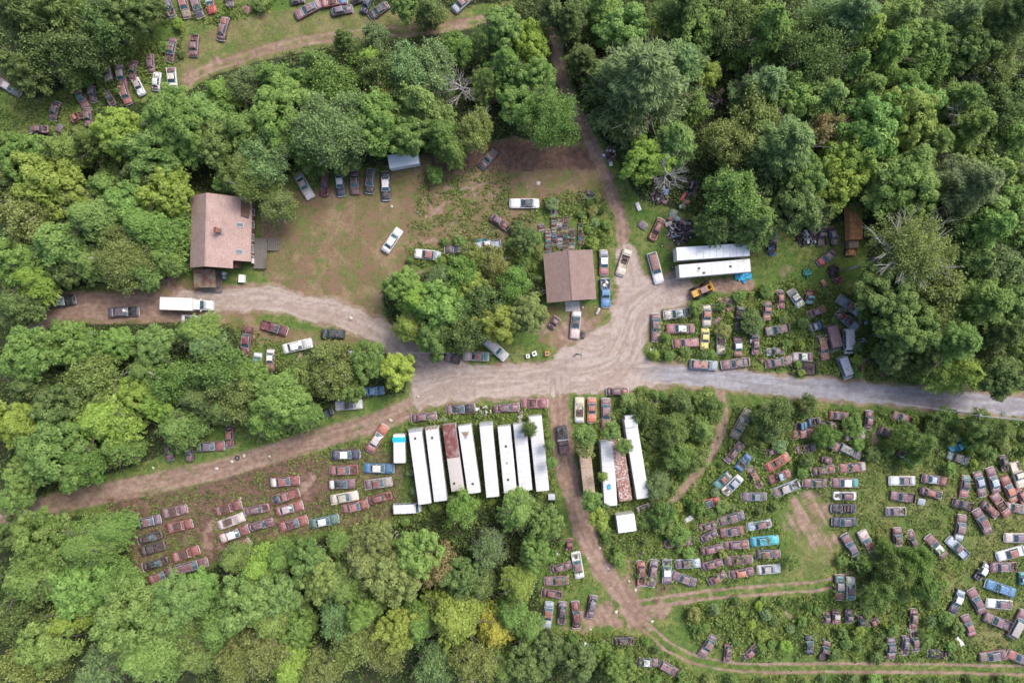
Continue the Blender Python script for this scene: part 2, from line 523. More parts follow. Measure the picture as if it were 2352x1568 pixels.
# ------------------------------------------------------------------ the lie of the land, as masks on the survey grid
GW, GH = 784, 560              # mask cells; the grid runs from -308 to 2660 and -56-... with a margin round the frame
U0, V0, CS = -392.0, -336.0, 4.0   # mask origin and cell size in survey units
def inpoly(pts, X, Y):
    r = np.zeros(X.shape, bool); n = len(pts)
    for a in range(n):
        x0, y0 = pts[a]; x1, y1 = pts[(a + 1) % n]
        if y0 == y1: continue
        c = ((Y >= y0) != (Y >= y1)) & (X < (x1 - x0) * (Y - y0) / (y1 - y0) + x0); r ^= c
    return r
GX, GY = np.meshgrid(U0 + (np.arange(GW) + .5) * CS, V0 + (np.arange(GH) + .5) * CS)
def blur(a, n=1):
    for _ in range(n):
        p = np.pad(a, 1, mode='edge')
        a = (p[:-2, 1:-1] + p[2:, 1:-1] + p[1:-1, :-2] + p[1:-1, 2:] + 2 * p[1:-1, 1:-1]) / 6
    return a
def vnoise(x, y, s, seed):
    rs = np.random.RandomState(seed); G = rs.rand(256, 256)
    x = x / s + 1000.3; y = y / s + 1000.7; xi = np.floor(x).astype(int); yi = np.floor(y).astype(int); fx = x - xi; fy = y - yi
    fx = fx * fx * (3 - 2 * fx); fy = fy * fy * (3 - 2 * fy); g = lambda a, b: G[a % 256, b % 256]
    return (g(xi, yi) * (1 - fx) + g(xi + 1, yi) * fx) * (1 - fy) + (g(xi, yi + 1) * (1 - fx) + g(xi + 1, yi + 1) * fx) * fy
def fbm(x, y, s, seed, o=4):
    t = 0; a = .5; w = 0
    for k in range(o): t = t + a * vnoise(x, y, s / 2 ** k, seed + k * 11); w += a; a *= .55
    return t / w
def pl(s): return [tuple(float(c) for c in q.split(",")) for q in s.split()]
def polydist(pts, X, Y, along=False):       # distance to a polyline, the signed side offset, the way along it
    best = np.full(X.shape, 1e9); side = np.zeros(X.shape); al = np.zeros(X.shape); acc = 0.0
    for (x0, y0), (x1, y1) in zip(pts[:-1], pts[1:]):
        dx, dy = x1 - x0, y1 - y0; L = dx * dx + dy * dy; t = np.clip(((X - x0) * dx + (Y - y0) * dy) / L, 0, 1)
        d = np.hypot(X - x0 - t * dx, Y - y0 - t * dy); s = ((X - x0) * dy - (Y - y0) * dx) / math.sqrt(L)
        m = d < best; best = np.where(m, d, best); side = np.where(m, s, side); al = np.where(m, acc + t * math.sqrt(L), al); acc += math.sqrt(L)
    return (best, side, al) if along else (best, side)
def smooth(pts, k=6):
    out = []; n = len(pts)
    for a in range(n - 1):
        p0, p1, p2, p3 = pts[max(a - 1, 0)], pts[a], pts[a + 1], pts[min(a + 2, n - 1)]
        for q in range(k):
            t = q / k
            out.append(tuple(.5 * ((2 * p1[c]) + (-p0[c] + p2[c]) * t + (2 * p0[c] - 5 * p1[c] + 4 * p2[c] - p3[c]) * t * t + (-p0[c] + 3 * p1[c] - 3 * p2[c] + p3[c]) * t ** 3) for c in (0, 1)))
    return out + [pts[-1]]
# name, centre line, half width, kind (g gravel, d dirt, r two ruts), strength
ROADS = [
 ("gravel_road", "2700,950 2352,934 2200,922 2000,903 1800,886 1640,868 1500,858 1380,858", 21, 'g'),
 ("gravel_road", "1080,868 960,815 905,782 850,752 780,722 690,703 600,684 520,690 430,692", 27, 's'),
 ("dirt_road", "470,700 400,706 300,706 220,704 150,706 95,722 60,735", 34, 'd'),
 ("dirt_road", "1560,665 1500,690 1460,730 1440,790 1400,840 1280,868 1150,880 1040,880 980,890", 34, 's'),
 ("dirt_track", "1445,640 1432,560 1425,500 1402,430 1372,360 1340,290 1310,230 1286,160 1280,80 1290,-60", 15, 'd'),
 ("dirt_track", "1285,885 1284,960 1296,1050 1312,1130 1340,1215 1375,1290 1420,1350 1460,1410", 24, 'd'),
 ("grass_track", "1440,1400 1490,1445 1545,1490 1620,1520 1720,1532 1850,1533 2050,1532 2352,1538 2700,1545", 17, 'r'),
 ("grass_track", "1455,1392 1530,1378 1650,1362 1780,1352 1880,1345 1960,1322", 17, 'r'),
 ("dirt_track", "1060,890 1000,905 940,938 870,968 790,992 700,1018 600,1050 500,1078 380,1103 250,1130 120,1158 20,1190 -200,1230", 27, 'b'),
 ("dirt_track", "1130,40 1030,62 940,72 860,74 780,84 700,94 620,112 540,138 480,158 430,185", 19, 'f'),
 ("dirt_track", "1652,895 1662,950 1650,1010 1612,1070 1565,1125 1530,1172 1500,1200", 12, 'b'),
 ("dirt_track", "1720,655 1660,655 1600,664 1520,690", 13, 'd'),
]
PLAZA = pl("945,860 1000,838 1130,842 1262,828 1300,790 1395,735 1418,650 1420,570 1455,560 1480,640 1600,655 1500,700 1474,745 1472,800 1505,850 1560,870 1480,888 1440,890 1310,905 1200,905 1080,912 1010,925 950,945")
def mask_poly(txt, n=3): return blur(inpoly(pl(txt), GX, GY).astype(float), n)
FOREST = sum(mask_poly(t, 2) for t in (
 "-392,-336 360,-336 360,0 330,60 290,100 250,130 200,170 150,200 100,230 0,205 -392,205",
 "-392,320 60,310 200,300 250,225 350,240 430,210 500,170 600,140 700,120 800,100 900,95 1090,66 1200,0 1270,0 1274,160 1318,270 1340,310 1260,335 1180,312 1080,340 960,360 900,380 720,395 660,402 640,430 560,440 440,440 420,560 410,640 200,655 90,686 60,700 -392,740",
 "860,-336 860,20 960,30 1110,10 1270,-10 1270,-336",
 "1295,-336 2740,-336 2740,900 2352,895 2200,885 2100,855 2040,820 1996,690 1990,560 1960,500 1900,520 1780,525 1640,565 1590,490 1470,460 1405,350 1350,270 1298,150",
 "880,650 1000,620 1130,590 1240,640 1250,750 1130,780 1000,800 910,770 880,700",
 "-392,740 90,745 350,742 430,742 540,755 560,830 650,850 700,800 880,805 940,850 930,900 850,915 740,930 700,985 640,1005 520,960 420,1020 350,1055 180,1110 0,1165 -392,1230",
 "-392,1200 200,1185 290,1240 320,1335 480,1310 560,1250 850,1225 1000,1180 1150,1165 1275,1145 1290,1240 1230,1300 1250,1440 1330,1480 1500,1590 1600,1900 -392,1900"))
SCRUB = np.clip(
 1.0 * mask_poly("160,215 200,170 260,120 330,100 420,80 420,120 395,160 360,175 330,200 240,240 180,230")
 + .8 * mask_poly("350,15 640,0 620,22 500,55 380,60") + .5 * mask_poly("0,220 150,220 260,260 240,300 0,310")
 + .85 * mask_poly("1490,700 1620,690 1800,645 1990,680 2040,820 2100,872 1750,866 1600,846 1500,820")
 + .9 * mask_poly("1240,470 1300,440 1385,455 1405,560 1400,600 1372,570 1250,572 1255,700 1180,640 1160,560 1190,500")
 + .9 * mask_poly("930,945 1262,935 1278,1140 1300,1280 1200,1300 900,1200 945,1150")
 + 1. * mask_poly("1322,1000 1460,892 1640,930 1650,1000 1590,1100 1500,1180 1440,1250 1385,1310 1345,1200")
 + .85 * mask_poly("1690,930 2360,962 2360,1060 2200,1080 2050,1060 1965,1060 1900,1110 1885,1200 1800,1150 1790,1290 1700,1335 1460,1345 1440,1250 1520,1170 1620,1080 1670,985")
 + 1. * mask_poly("1945,1260 2060,1215 2160,1260 2170,1400 2200,1440 2230,1505 2100,1512 1700,1508 1600,1480 1570,1400 1700,1376 1900,1368")
 + 1. * mask_poly("1300,1440 1480,1462 1600,1552 2700,1556 2700,1900 1500,1900 1300,1500")
 + .35 * mask_poly("240,1150 500,1112 640,1040 760,1000 900,1010 935,1180 800,1215 560,1245 330,1335 270,1220")
 + .8 * mask_poly("1248,1255 1345,1262 1345,1345 1300,1350 1255,1350") + .7 * mask_poly("930,560 1150,545 1160,600 940,610")
 + .33 * mask_poly("960,400 1160,380 1180,560 940,560") + .38 * mask_poly("1880,1060 2700,1060 2700,1560 1950,1500")
 + .5 * mask_poly("550,745 700,790 700,860 560,850") + .6 * FOREST, 0, 1)
DRY = np.clip(mask_poly("600,430 700,440 900,395 980,350 1200,300 1350,310 1400,400 1405,470 1230,480 1240,570 960,600 880,680 870,760 640,668 600,620", 5)
 + .8 * mask_poly("80,690 430,640 600,660 640,690 560,760 440,745 340,765 90,745", 5) + .7 * mask_poly("560,740 850,770 800,800 560,790", 4)
 + .42 * mask_poly("1880,1070 2500,1070 2500,1560 2170,1500 2150,1250 1950,1250 1880,1330 1780,1330", 6) + .8 * mask_poly("1245,700 1400,700 1380,745 1290,805 1235,785", 4)
 + .5 * mask_poly("330,110 620,20 1080,20 1080,90 420,200", 5), 0, 1)
REDB = np.clip(.9 * mask_poly("440,1130 680,1050 760,1080 730,1180 640,1130 500,1170", 5) + .8 * mask_poly("250,1140 320,1130 330,1330 300,1330", 4)
 + .8 * mask_poly("960,330 1260,320 1390,350 1390,390 1000,400", 6) + .7 * mask_poly("330,1160 460,1150 520,1260 480,1310 470,1230 340,1230", 4)
 + .62 * mask_poly("240,1140 500,1100 700,1040 860,1010 930,1060 930,1190 800,1215 560,1250 330,1335 280,1230", 6) + .6 * mask_poly("1500,1330 1560,1330 1500,1420", 4), 0, 1)
BARE = np.zeros_like(GX)
for u, v, a, b, s in ((1015, 432, 28, 10, 1), (1080, 425, 30, 10, 1), (1005, 480, 32, 12, 1), (985, 550, 34, 10, 1), (970, 622, 34, 11, .9), (1090, 455, 30, 9, .7),
                      (1855, 1185, 62, 72, 1), (1890, 1245, 52, 36, .9), (1570, 1130, 20, 20, .6), (1800, 1190, 22, 40, .6), (478, 1235, 18, 62, .9), (710, 1115, 28, 45, .8), (430, 180, 10, 40, .8),
                      (500, 130, 34, 16, .9), (2010, 1000, 22, 28, .8), (2280, 1455, 34, 10, .7), (2240, 1255, 34, 12, .5), (1700, 660, 60, 14, .6), (1790, 620, 30, 22, .6),
                      (2280, 1400, 30, 9, .6), (640, 70, 26, 9, .6), (650, 45, 30, 8, .5), (1380, 1420, 60, 34, .9), (1330, 1440, 60, 12, .7), (690, 820, 20, 24, .8), (1440, 1310, 10, 50, .8),
                      (1640, 985, 12, 60, .6), (1600, 1100, 12, 46, .6), (1905, 1100, 22, 22, .5), (1870, 1160, 12, 60, .8), (2000, 1130, 22, 12, .4), (1810, 1410, 22, 12, .8), (1070, 790, 140, 12, .0),
                      (1250, 745, 50, 22, .7), (400, 640, 14, 60, .9), (1545, 560, 20, 30, .5), (1320, 870, 60, 20, 1), (1335, 765, 60, 46, 1), (1415, 600, 14, 60, .7), (1500, 1400, 50, 26, .9), (1440, 1350, 34, 50, .8), (1470, 1440, 30, 20, .8), (1600, 1372, 100, 9, .6), (1780, 1350, 110, 9, .5), (1100, 500, 26, 9, .6), (1050, 395, 40, 9, .6), (940, 470, 26, 10, .5), (1290, 400, 60, 16, .5), (1060, 355, 60, 12, .5)):
    BARE = np.maximum(BARE, s * np.clip(1.6 - np.hypot((GX - u) / a, (GY - v) / b) * 1.3, 0, 1))
RAST = {}
ROADM = {}
for idx, (nm, txt, hw, kind) in enumerate(ROADS):
    pts = smooth(pl(txt)); ROADM[idx] = (pts, hw, kind, nm)
def samp(M, u, v):
    x = np.clip((u - U0) / CS - .5, 0, GW - 1.001); y = np.clip((v - V0) / CS - .5, 0, GH - 1.001); xi = x.astype(int); yi = y.astype(int); fx = x - xi; fy = y - yi
    return (M[yi, xi] * (1 - fx) + M[yi, xi + 1] * fx) * (1 - fy) + (M[yi + 1, xi] * (1 - fx) + M[yi + 1, xi + 1] * fx) * fy

def road_fields(u, v):         # gravel, sand, dirt and rut strengths and the owner road at each point
    gravel = np.zeros(u.shape); sand = np.zeros(u.shape); dirt = np.zeros(u.shape); own = np.full(u.shape, -1); rut = np.zeros(u.shape); strk = fbm(u / 9 + (fbm(u, v, 90, 17, 2) - .5) * 4, v + (fbm(u, v, 60, 18, 2) - .5) * 20, 6, 19, 4)
    wob = (fbm(u, v, 26, 5, 4) - .5)
    for idx, (pts, hw, kind, nm) in ROADM.items():
        xs = [p[0] for p in pts]; ys = [p[1] for p in pts]
        near = (u > min(xs) - 80) & (u < max(xs) + 80) & (v > min(ys) - 80) & (v < max(ys) + 80)
        if not near.any(): continue
        un, vn = u[near], v[near]
        d, s, al = polydist(pts, un, vn, True); sk = fbm(al / 12, s + wob[near] * 10, 4.5, 23 + idx, 3); d = d + wob[near] * 20
        f = np.clip((hw + 9 - d) / 18, 0, 1); fx_ = f > .15; q_ = strk[near]; q_[fx_] = sk[fx_]; strk[near] = q_
        if kind == 'r':
            w = wob[near] * 6
            g = np.maximum(np.clip(1.25 - np.abs(s - 9.5 + w) / 5.0, 0, 1), np.clip(1.25 - np.abs(s + 9.5 + w) / 5.0, 0, 1)) * np.clip((hw + 10 - d) / 8, 0, 1)
            dirt[near] = np.maximum(dirt[near], g * np.clip(.45 + .9 * (wob[near] + .5), 0, 1))
        elif kind == 'g': gravel[near] = np.maximum(gravel[near], f * np.clip((un - 1380) / 200, 0, 1)); sand[near] = np.maximum(sand[near], f)
        elif kind == 's': sand[near] = np.maximum(sand[near], f)
        else:
            nz = wob[near] + .5; dirt[near] = np.maximum(dirt[near], f * (.95 if kind == 'd' else np.clip((.2 if kind == 'b' else .02) + (1.05 if kind == 'b' else .9) * nz, 0, .95)))
        if kind in 'gs': dirt[near] = np.maximum(dirt[near], .85 * np.clip((hw + 19 - d) / 16, 0, 1) * np.clip(.2 + 1.2 * fbm(un, vn, 22, 41, 3), 0, 1))
        rt = np.maximum(np.clip(1 - np.abs(np.abs(s) - 8) / 3.5, 0, 1), 0) * f * (.0 if kind == 'r' else 1); rut[near] = np.maximum(rut[near], rt)
        o = own[near]; o[(f > .5) & (o < 0)] = idx; own[near] = o
    wb2 = fbm(u, v, 11, 15, 3) - .5; pz = samp(PLAZM, u + wob * 34 + wb2 * 16, v + wob * 28 + wb2 * 12); sand = np.maximum(sand, pz)
    own[(own < 0) & (pz > .5)] = 99
    dirt = np.maximum(dirt, .9 * np.clip(samp(PLAZW, u + wob * 50, v + wob * 40) * 2.6 - .35, 0, 1) * np.clip(.25 + 1.2 * fbm(u, v, 22, 41, 3), 0, 1))
    STRK[0] = strk; return gravel, sand, dirt, rut, own
PLAZM = blur(inpoly(PLAZA, GX, GY).astype(float), 7)
STRK = [None]; PLAZW = blur(PLAZM, 22)

# ------------------------------------------------------------------ ground material
def ground_material():
    m, nt, b = mat("yard_ground")
    tc = N(nt, "ShaderNodeTexCoord"); o = tc.outputs["Object"]
    a1 = N(nt, "ShaderNodeAttribute", attribute_name="mask_a"); a2 = N(nt, "ShaderNodeAttribute", attribute_name="mask_b")
    s1 = N(nt, "ShaderNodeSeparateColor"); nt.links.new(a1.outputs["Color"], s1.inputs[0])
    s2 = N(nt, "ShaderNodeSeparateColor"); nt.links.new(a2.outputs["Color"], s2.inputs[0])
    gravel, sand, dirt = s1.outputs; dry, redb, wood = s2.outputs
    nb = noise(nt, .18, 4, .6, o, .5); nm = noise(nt, .9, 5, .65, o, .3); nf = noise(nt, 5.0, 4, .7, o); nx = noise(nt, 14.0, 3, .7, o)
    grass = mixc(nt, ramp(nt, nb, .35, .65), (.100, .165, .036), (.215, .215, .075))
    grass = mixc(nt, ramp(nt, nm, .4, .68), grass, (.060, .115, .026))
    grass = mixc(nt, ramp(nt, nf, .42, .7), grass, (.03, .06, .016))
    dryc = mixc(nt, ramp(nt, nm, .34, .62), (.19, .125, .075), (.115, .135, .045))
    dryc = mixc(nt, ramp(nt, nb, .44, .62), dryc, (.25, .18, .115))
    dryc = mixc(nt, ramp(nt, nf, .45, .72), dryc, (.07, .062, .03))
    nb2 = noise(nt, .30, 6, .72, o, .8); dryc = mixc(nt, ramp(nt, nb2, .50, .60), dryc, (.172, .112, .074)); dryc = mixc(nt, ramp(nt, nb2, .44, .36), dryc, (.105, .15, .042))
    redc = mixc(nt, ramp(nt, nm, .35, .65), (.17, .10, .078), (.10, .065, .05))
    dirtc = mixc(nt, ramp(nt, nm, .35, .65), (.30, .215, .17), (.205, .14, .108))
    dirtc = mixc(nt, ramp(nt, nx, .55, .75), dirtc, (.33, .27, .23))
    sandc = mixc(nt, ramp(nt, nm, .35, .68), (.37, .305, .27), (.29, .232, .20))
    sandc = mixc(nt, ramp(nt, nf, .5, .75), sandc, (.43, .395, .37))
    gravc = mixc(nt, ramp(nt, nm, .35, .65), (.29, .285, .31), (.22, .215, .24))
    gravc = mixc(nt, ramp(nt, nx, .5, .75), gravc, (.36, .345, .35))
    woodc = mixc(nt, ramp(nt, nm, .4, .65), (.03, .045, .018), (.05, .045, .03))  # woodland floor, painted dark to stand in for the shade between crowns
    def fac(x, lo=.25, hi=.75, amt=.8):
        return ramp(nt, mth(nt, 'ADD', x, mth(nt, 'MULTIPLY', mth(nt, 'SUBTRACT', nm, .5), amt)), lo, hi)
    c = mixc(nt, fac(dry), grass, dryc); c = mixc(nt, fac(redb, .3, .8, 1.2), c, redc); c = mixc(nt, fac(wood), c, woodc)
    nfs = mth(nt, 'ADD', dirt, mth(nt, 'MULTIPLY', mth(nt, 'SUBTRACT', nf, .5), .8)); c = mixc(nt, ramp(nt, nfs, .3, .75), c, dirtc)
    c = mixc(nt, fac(sand, .3, .7, .6), c, sandc); c = mixc(nt, fac(gravel, .3, .8, .5), c, gravc)
    al = mth(nt, 'MULTIPLY', ramp(nt, mth(nt, 'MAXIMUM', sand, dirt), .15, .6), mth(nt, 'SUBTRACT', 1.0, ramp(nt, a1.outputs['Alpha'], .25, .7))); c = mixc(nt, mth(nt, 'MULTIPLY', al, .42), c, mixc(nt, 1.0, c, (.60, .52, .47), 'MULTIPLY'))
    sp = noise(nt, 4.2, 2, .9, o); open_ = mth(nt, 'MAXIMUM', mth(nt, 'MAXIMUM', sand, dirt), mth(nt, 'MULTIPLY', mth(nt, 'MAXIMUM', dry, redb), .8)); c = mixc(nt, mth(nt, 'MULTIPLY', ramp(nt, sp, .70, .76), open_), c, (.50, .46, .42))
    setc(nt, b, c); b.inputs["Roughness"].default_value = .95; b.inputs["Specular IOR Level"].default_value = .15
    hh = mth(nt, 'ADD', nf, mth(nt, 'MULTIPLY', nx, .5)); bump(nt, b, hh, .55, .10)
    return m
M_GROUND = ground_material()

def ground_z(u, v): return (fbm(u, v, 60, 91, 3) - .5) * .35
def gz(X, Y):
    return float(ground_z(np.array([X / K + 1176]), np.array([784 - Y / K]))[0])

def build_ground():
    st = .36 / K; x = np.arange(-150, 2352 + 150, st); y = np.arange(-130, 1568 + 130, st)
    UU, VV = np.meshgrid(x, y); ny, nx = UU.shape; u = UU.ravel(); v = VV.ravel()
    g, s, d, rut, own = road_fields(u, v)
    bare = samp(BARE, u + (fbm(u, v, 26, 3, 5) - .5) * 70, v + (fbm(u, v, 26, 4, 5) - .5) * 70); bare = bare * np.clip(.35 + 1.1 * fbm(u, v, 14, 44, 3), 0, 1); bs = fbm((u * .87 - v * .5) / 1.0, (u * .5 + v * .87) / 14, 6.5, 47, 3); bare = bare * np.where((u > 1700) & (v > 1050), np.clip(-.2 + 2.1 * bs, 0, 1), 1); STRK[0] = np.where((bare > .15) & (s < .3), bs * 1.3 - .15, STRK[0])
    d = np.maximum(d, bare)
    d = d * np.where(s > .5, 0, 1)
    z = ground_z(u, v) - rut * .10 - (np.maximum(d, s) * .03) + fbm(u, v, 9, 8, 3) * .06
    ed = np.minimum.reduce([u + 150, 2502 - u, v + 130, 1698 - v]); z = z * np.clip(ed / 60, 0, 1)
    co = np.stack([(u - 1176) * K, (784 - v) * K, z], 1).astype(np.float32)
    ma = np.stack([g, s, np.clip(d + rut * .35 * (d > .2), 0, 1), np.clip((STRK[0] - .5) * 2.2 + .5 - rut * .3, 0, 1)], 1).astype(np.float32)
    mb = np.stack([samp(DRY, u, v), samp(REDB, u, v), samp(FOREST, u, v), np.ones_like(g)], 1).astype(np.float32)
    a = (np.arange(ny - 1)[:, None] * nx + np.arange(nx - 1)[None, :]).ravel()
    quads = np.stack([a + nx, a + nx + 1, a + 1, a], 1); fo = own[a]
    groups = {}
    for idx in np.unique(fo):
        nm = 'ground' if idx < 0 else ('dirt_clearing' if idx == 99 else ROADM[idx][3])
        groups.setdefault((nm, int(idx)), quads[fo == idx])
    for (nm, idx), q in groups.items():
        used, inv = np.unique(q, return_inverse=True); q2 = inv.reshape(q.shape)
        me = bpy.data.meshes.new(nm); me.vertices.add(len(used)); me.vertices.foreach_set("co", co[used].ravel())
        me.loops.add(q2.size); me.loops.foreach_set("vertex_index", q2.ravel().astype(np.int32)); me.polygons.add(len(q2))
        me.polygons.foreach_set("loop_start", np.arange(0, q2.size, 4, dtype=np.int32))
        me.update(calc_edges=True); me.polygons.foreach_set("use_smooth", np.ones(len(q2), bool))
        for an, dat in (("mask_a", ma), ("mask_b", mb)):
            at = me.attributes.new(an, 'FLOAT_COLOR', 'POINT'); at.data.foreach_set("color", dat[used].ravel())
        me.materials.append(M_GROUND); o = link(nm, me); o["kind"] = "structure"
    # land beyond the surveyed sheet, out to the horizon
    X0, X1 = co[:, 0].min(), co[:, 0].max(); Y0, Y1 = co[:, 1].min(), co[:, 1].max(); F = 3000.0
    mb_ = MB(); vs = [(-F, -F, 0), (F, -F, 0), (F, F, 0), (-F, F, 0), (X0, Y0, 0), (X1, Y0, 0), (X1, Y1, 0), (X0, Y1, 0)]
    mb_.add(vs, [(0, 1, 5, 4), (1, 2, 6, 5), (2, 3, 7, 6), (3, 0, 4, 7)])
    me = mb_.mesh("terrain", M_GROUND); 
    for an, c in (("mask_a", (0, 0, 0, 1)), ("mask_b", (0, 0, .9, 1))):
        at = me.attributes.new(an, 'FLOAT_COLOR', 'POINT'); at.data.foreach_set("color", list(c) * 8)
    o = link("terrain", me); o["kind"] = "structure"
build_ground()
# ------------------------------------------------------------------ vehicles
PAL = {'b': (.205, .108, .122), 'd': (.085, .055, .060), 's': (.155, .115, .150), 'r': (.27, .095, .080), 'm': (.13, .030, .040),
       'p': (.33, .125, .135), 'q': (.42, .055, .05), 'o': (.46, .17, .10), 'u': (.50, .43, .41), 'w': (.74, .74, .73), 'c': (.62, .56, .45),
       'x': (.24, .20, .15), 'a': (.36, .42, .48), 'e': (.20, .205, .21), 'k': (.022, .024, .028), 'n': (.028, .034, .07), 'l': (.06, .19, .36),
       't': (.06, .25, .25), 'z': (.05, .47, .58), 'g': (.10, .21, .18), 'y': (.66, .56, .17)}
CNAME = {'b': 'rust brown', 'd': 'dark brown', 's': 'slate mauve', 'r': 'red brown', 'm': 'burgundy', 'p': 'faded pink', 'q': 'bright red', 'o': 'orange',
         'u': 'rust-stained white', 'w': 'white', 'c': 'cream', 'x': 'tan', 'a': 'pale blue-grey', 'e': 'grey', 'k': 'black', 'n': 'navy', 'l': 'blue', 't': 'teal',
         'z': 'bright turquoise', 'g': 'green', 'y': 'yellow'}
RUST = {'b': .16, 'd': .12, 's': .1, 'r': .35, 'm': .2, 'p': .45, 'q': .2, 'o': .35, 'u': .5, 'w': .14, 'c': .2, 'x': .3, 'a': .3, 'e': .3, 'k': .12, 'n': .25, 'l': .2, 't': .35, 'z': .05, 'g': .3, 'y': .15}
TNAME = {'S': ('sedan', 'car'), 'R': ('rounded old sedan', 'car'), 'C': ('coupe', 'car'), 'W': ('station wagon', 'car'), 'P': ('pickup', 'pickup truck'), 'V': ('van', 'van'),
         'M': ('modern sedan', 'car'), 'U': ('modern hatchback', 'car'), 'O': ('roofless car', 'car'), 'H': ('stripped car', 'car'), 'B': ('bus', 'bus')}

def loft(mb, st, zb=.28, m=0):
    rows = []
    for (x, w, z, fi, dep) in st:
        hs = [(w * .93, zb), (w, zb + .2), (w, z * .55 + zb * .45), (w * .985, z - .12), (w * .93, z - .025), (w * fi, z), (w * fi - .01, z - max(dep, -.01)), (w * fi * .45, z - dep + (.0 if dep > 0 else .03))]
        rows.append([(x, y, zz) for y, zz in hs] + [(x, 0, hs[-1][1] + (.0 if dep > 0 else .012))] + [(x, -y, zz) for y, zz in reversed(hs)])
    n = len(rows[0]); vs = [p for r in rows for p in r]; fs = []
    for a in range(len(rows) - 1):
        for q in range(n - 1):
            i = a * n + q; fs.append((i, i + n, i + n + 1, i + 1))
        fs.append((a * n + n - 1, (a + 1) * n + n - 1, (a + 1) * n, a * n))
    fs.append(tuple(range(n))); k = (len(rows) - 1) * n; fs.append(tuple(range(k + n - 1, k - 1, -1)))
    mb.add(vs, fs, m)
def panel(mb, st, th=.03, crown=.05, ny=6, m=0, ridge=0.0, x_side=1):
    """sheet-metal panel: stations (x, half width, z at the edge, [crown])"""
    rows = []
    for s in st:
        x, w, z = s[:3]; cr = s[3] if len(s) > 3 else crown; r = []
        for k in range(ny + 1):
            t = -1 + 2 * k / ny; r.append((x, w * t, z + cr * (1 - abs(t) ** 2.2) + ridge * max(0, 1 - abs(t) * 6)))
        rows.append(r)
    n = ny + 1; vs = [p for r in rows for p in r]; top = len(vs); vs += [(x, y, z - th) for x, y, z in vs]; fs = []
    for a in range(len(rows) - 1):
        for k in range(ny):
            i = a * n + k; fs.append((i, i + 1, i + n + 1, i + n)); fs.append((top + i, top + i + n, top + i + n + 1, top + i + 1))
    for k in range(ny):
        fs.append((k, top + k, top + k + 1, k + 1)); i = (len(rows) - 1) * n + k; fs.append((i, i + 1, top + i + 1, top + i))
    for a in range(len(rows) - 1):
        i = a * n; fs.append((i, i + n, top + i + n, top + i)); i = a * n + ny; fs.append((i, top + i, top + i + n, i + n))
    mb.add(vs, fs, m)
def bar(mb, pts, r, n=5, m=0):
    for a, b in zip(pts[:-1], pts[1:]): mb.tube(a, b, r, n=n, m=m)

# outline presets: nose, cowl, roof front, roof rear, rear glass foot, tail ; heights hood/belt/roof/deck ; half width ; style flags
SP = {
 'S0': dict(n=2.5, cw=.95, rf=.35, rr=-.95, rg=-1.45, tl=-2.5, hh=.86, hb=.95, hr=1.42, hd=.88, w=.96, wb=.80, wt=.66, ov=.06),
 'S1': dict(n=2.55, cw=1.05, rf=.42, rr=-.85, rg=-1.25, tl=-2.5, hh=.90, hb=.98, hr=1.46, hd=.90, w=.97, wb=.82, wt=.70, ov=.09),
 'S2': dict(n=2.5, cw=.85, rf=.20, rr=-1.0, rg=-1.55, tl=-2.45, hh=.82, hb=.92, hr=1.36, hd=.86, w=.95, wb=.80, wt=.64, ov=.03),
 'C0': dict(n=2.5, cw=.65, rf=.05, rr=-.85, rg=-1.5, tl=-2.45, hh=.82, hb=.92, hr=1.33, hd=.86, w=.95, wb=.78, wt=.62, ov=.03),
 'M0': dict(n=2.4, cw=1.15, rf=.45, rr=-.95, rg=-1.6, tl=-2.35, hh=.84, hb=.95, hr=1.42, hd=.98, w=.90, wb=.78, wt=.64, ov=.02),
 'W0': dict(n=2.5, cw=1.0, rf=.42, rr=-2.1, rg=-2.4, tl=-2.5, hh=.88, hb=.96, hr=1.48, hd=.92, w=.96, wb=.82, wt=.70, ov=.06),
 'U0': dict(n=2.3, cw=1.15, rf=.5, rr=-1.75, rg=-2.1, tl=-2.3, hh=.95, hb=1.02, hr=1.6, hd=1.0, w=.92, wb=.82, wt=.68, ov=.02),
 'P0': dict(n=2.5, cw=.95, rf=.45, rr=-.42, rg=-.6, tl=-2.5, hh=.98, hb=1.08, hr=1.66, hd=1.02, w=.96, wb=.80, wt=.70, ov=.05),
 'R0': dict(n=2.4, cw=.75, rf=.42, rr=-1.0, rg=-1.75, tl=-2.4, hh=.98, hb=1.04, hr=1.58, hd=.92, w=.94, wb=.74, wt=.58, ov=.0),
 'R1': dict(n=2.45, cw=.9, rf=.5, rr=-.9, rg=-1.45, tl=-2.4, hh=.96, hb=1.02, hr=1.55, hd=.92, w=.95, wb=.76, wt=.60, ov=.02),
}
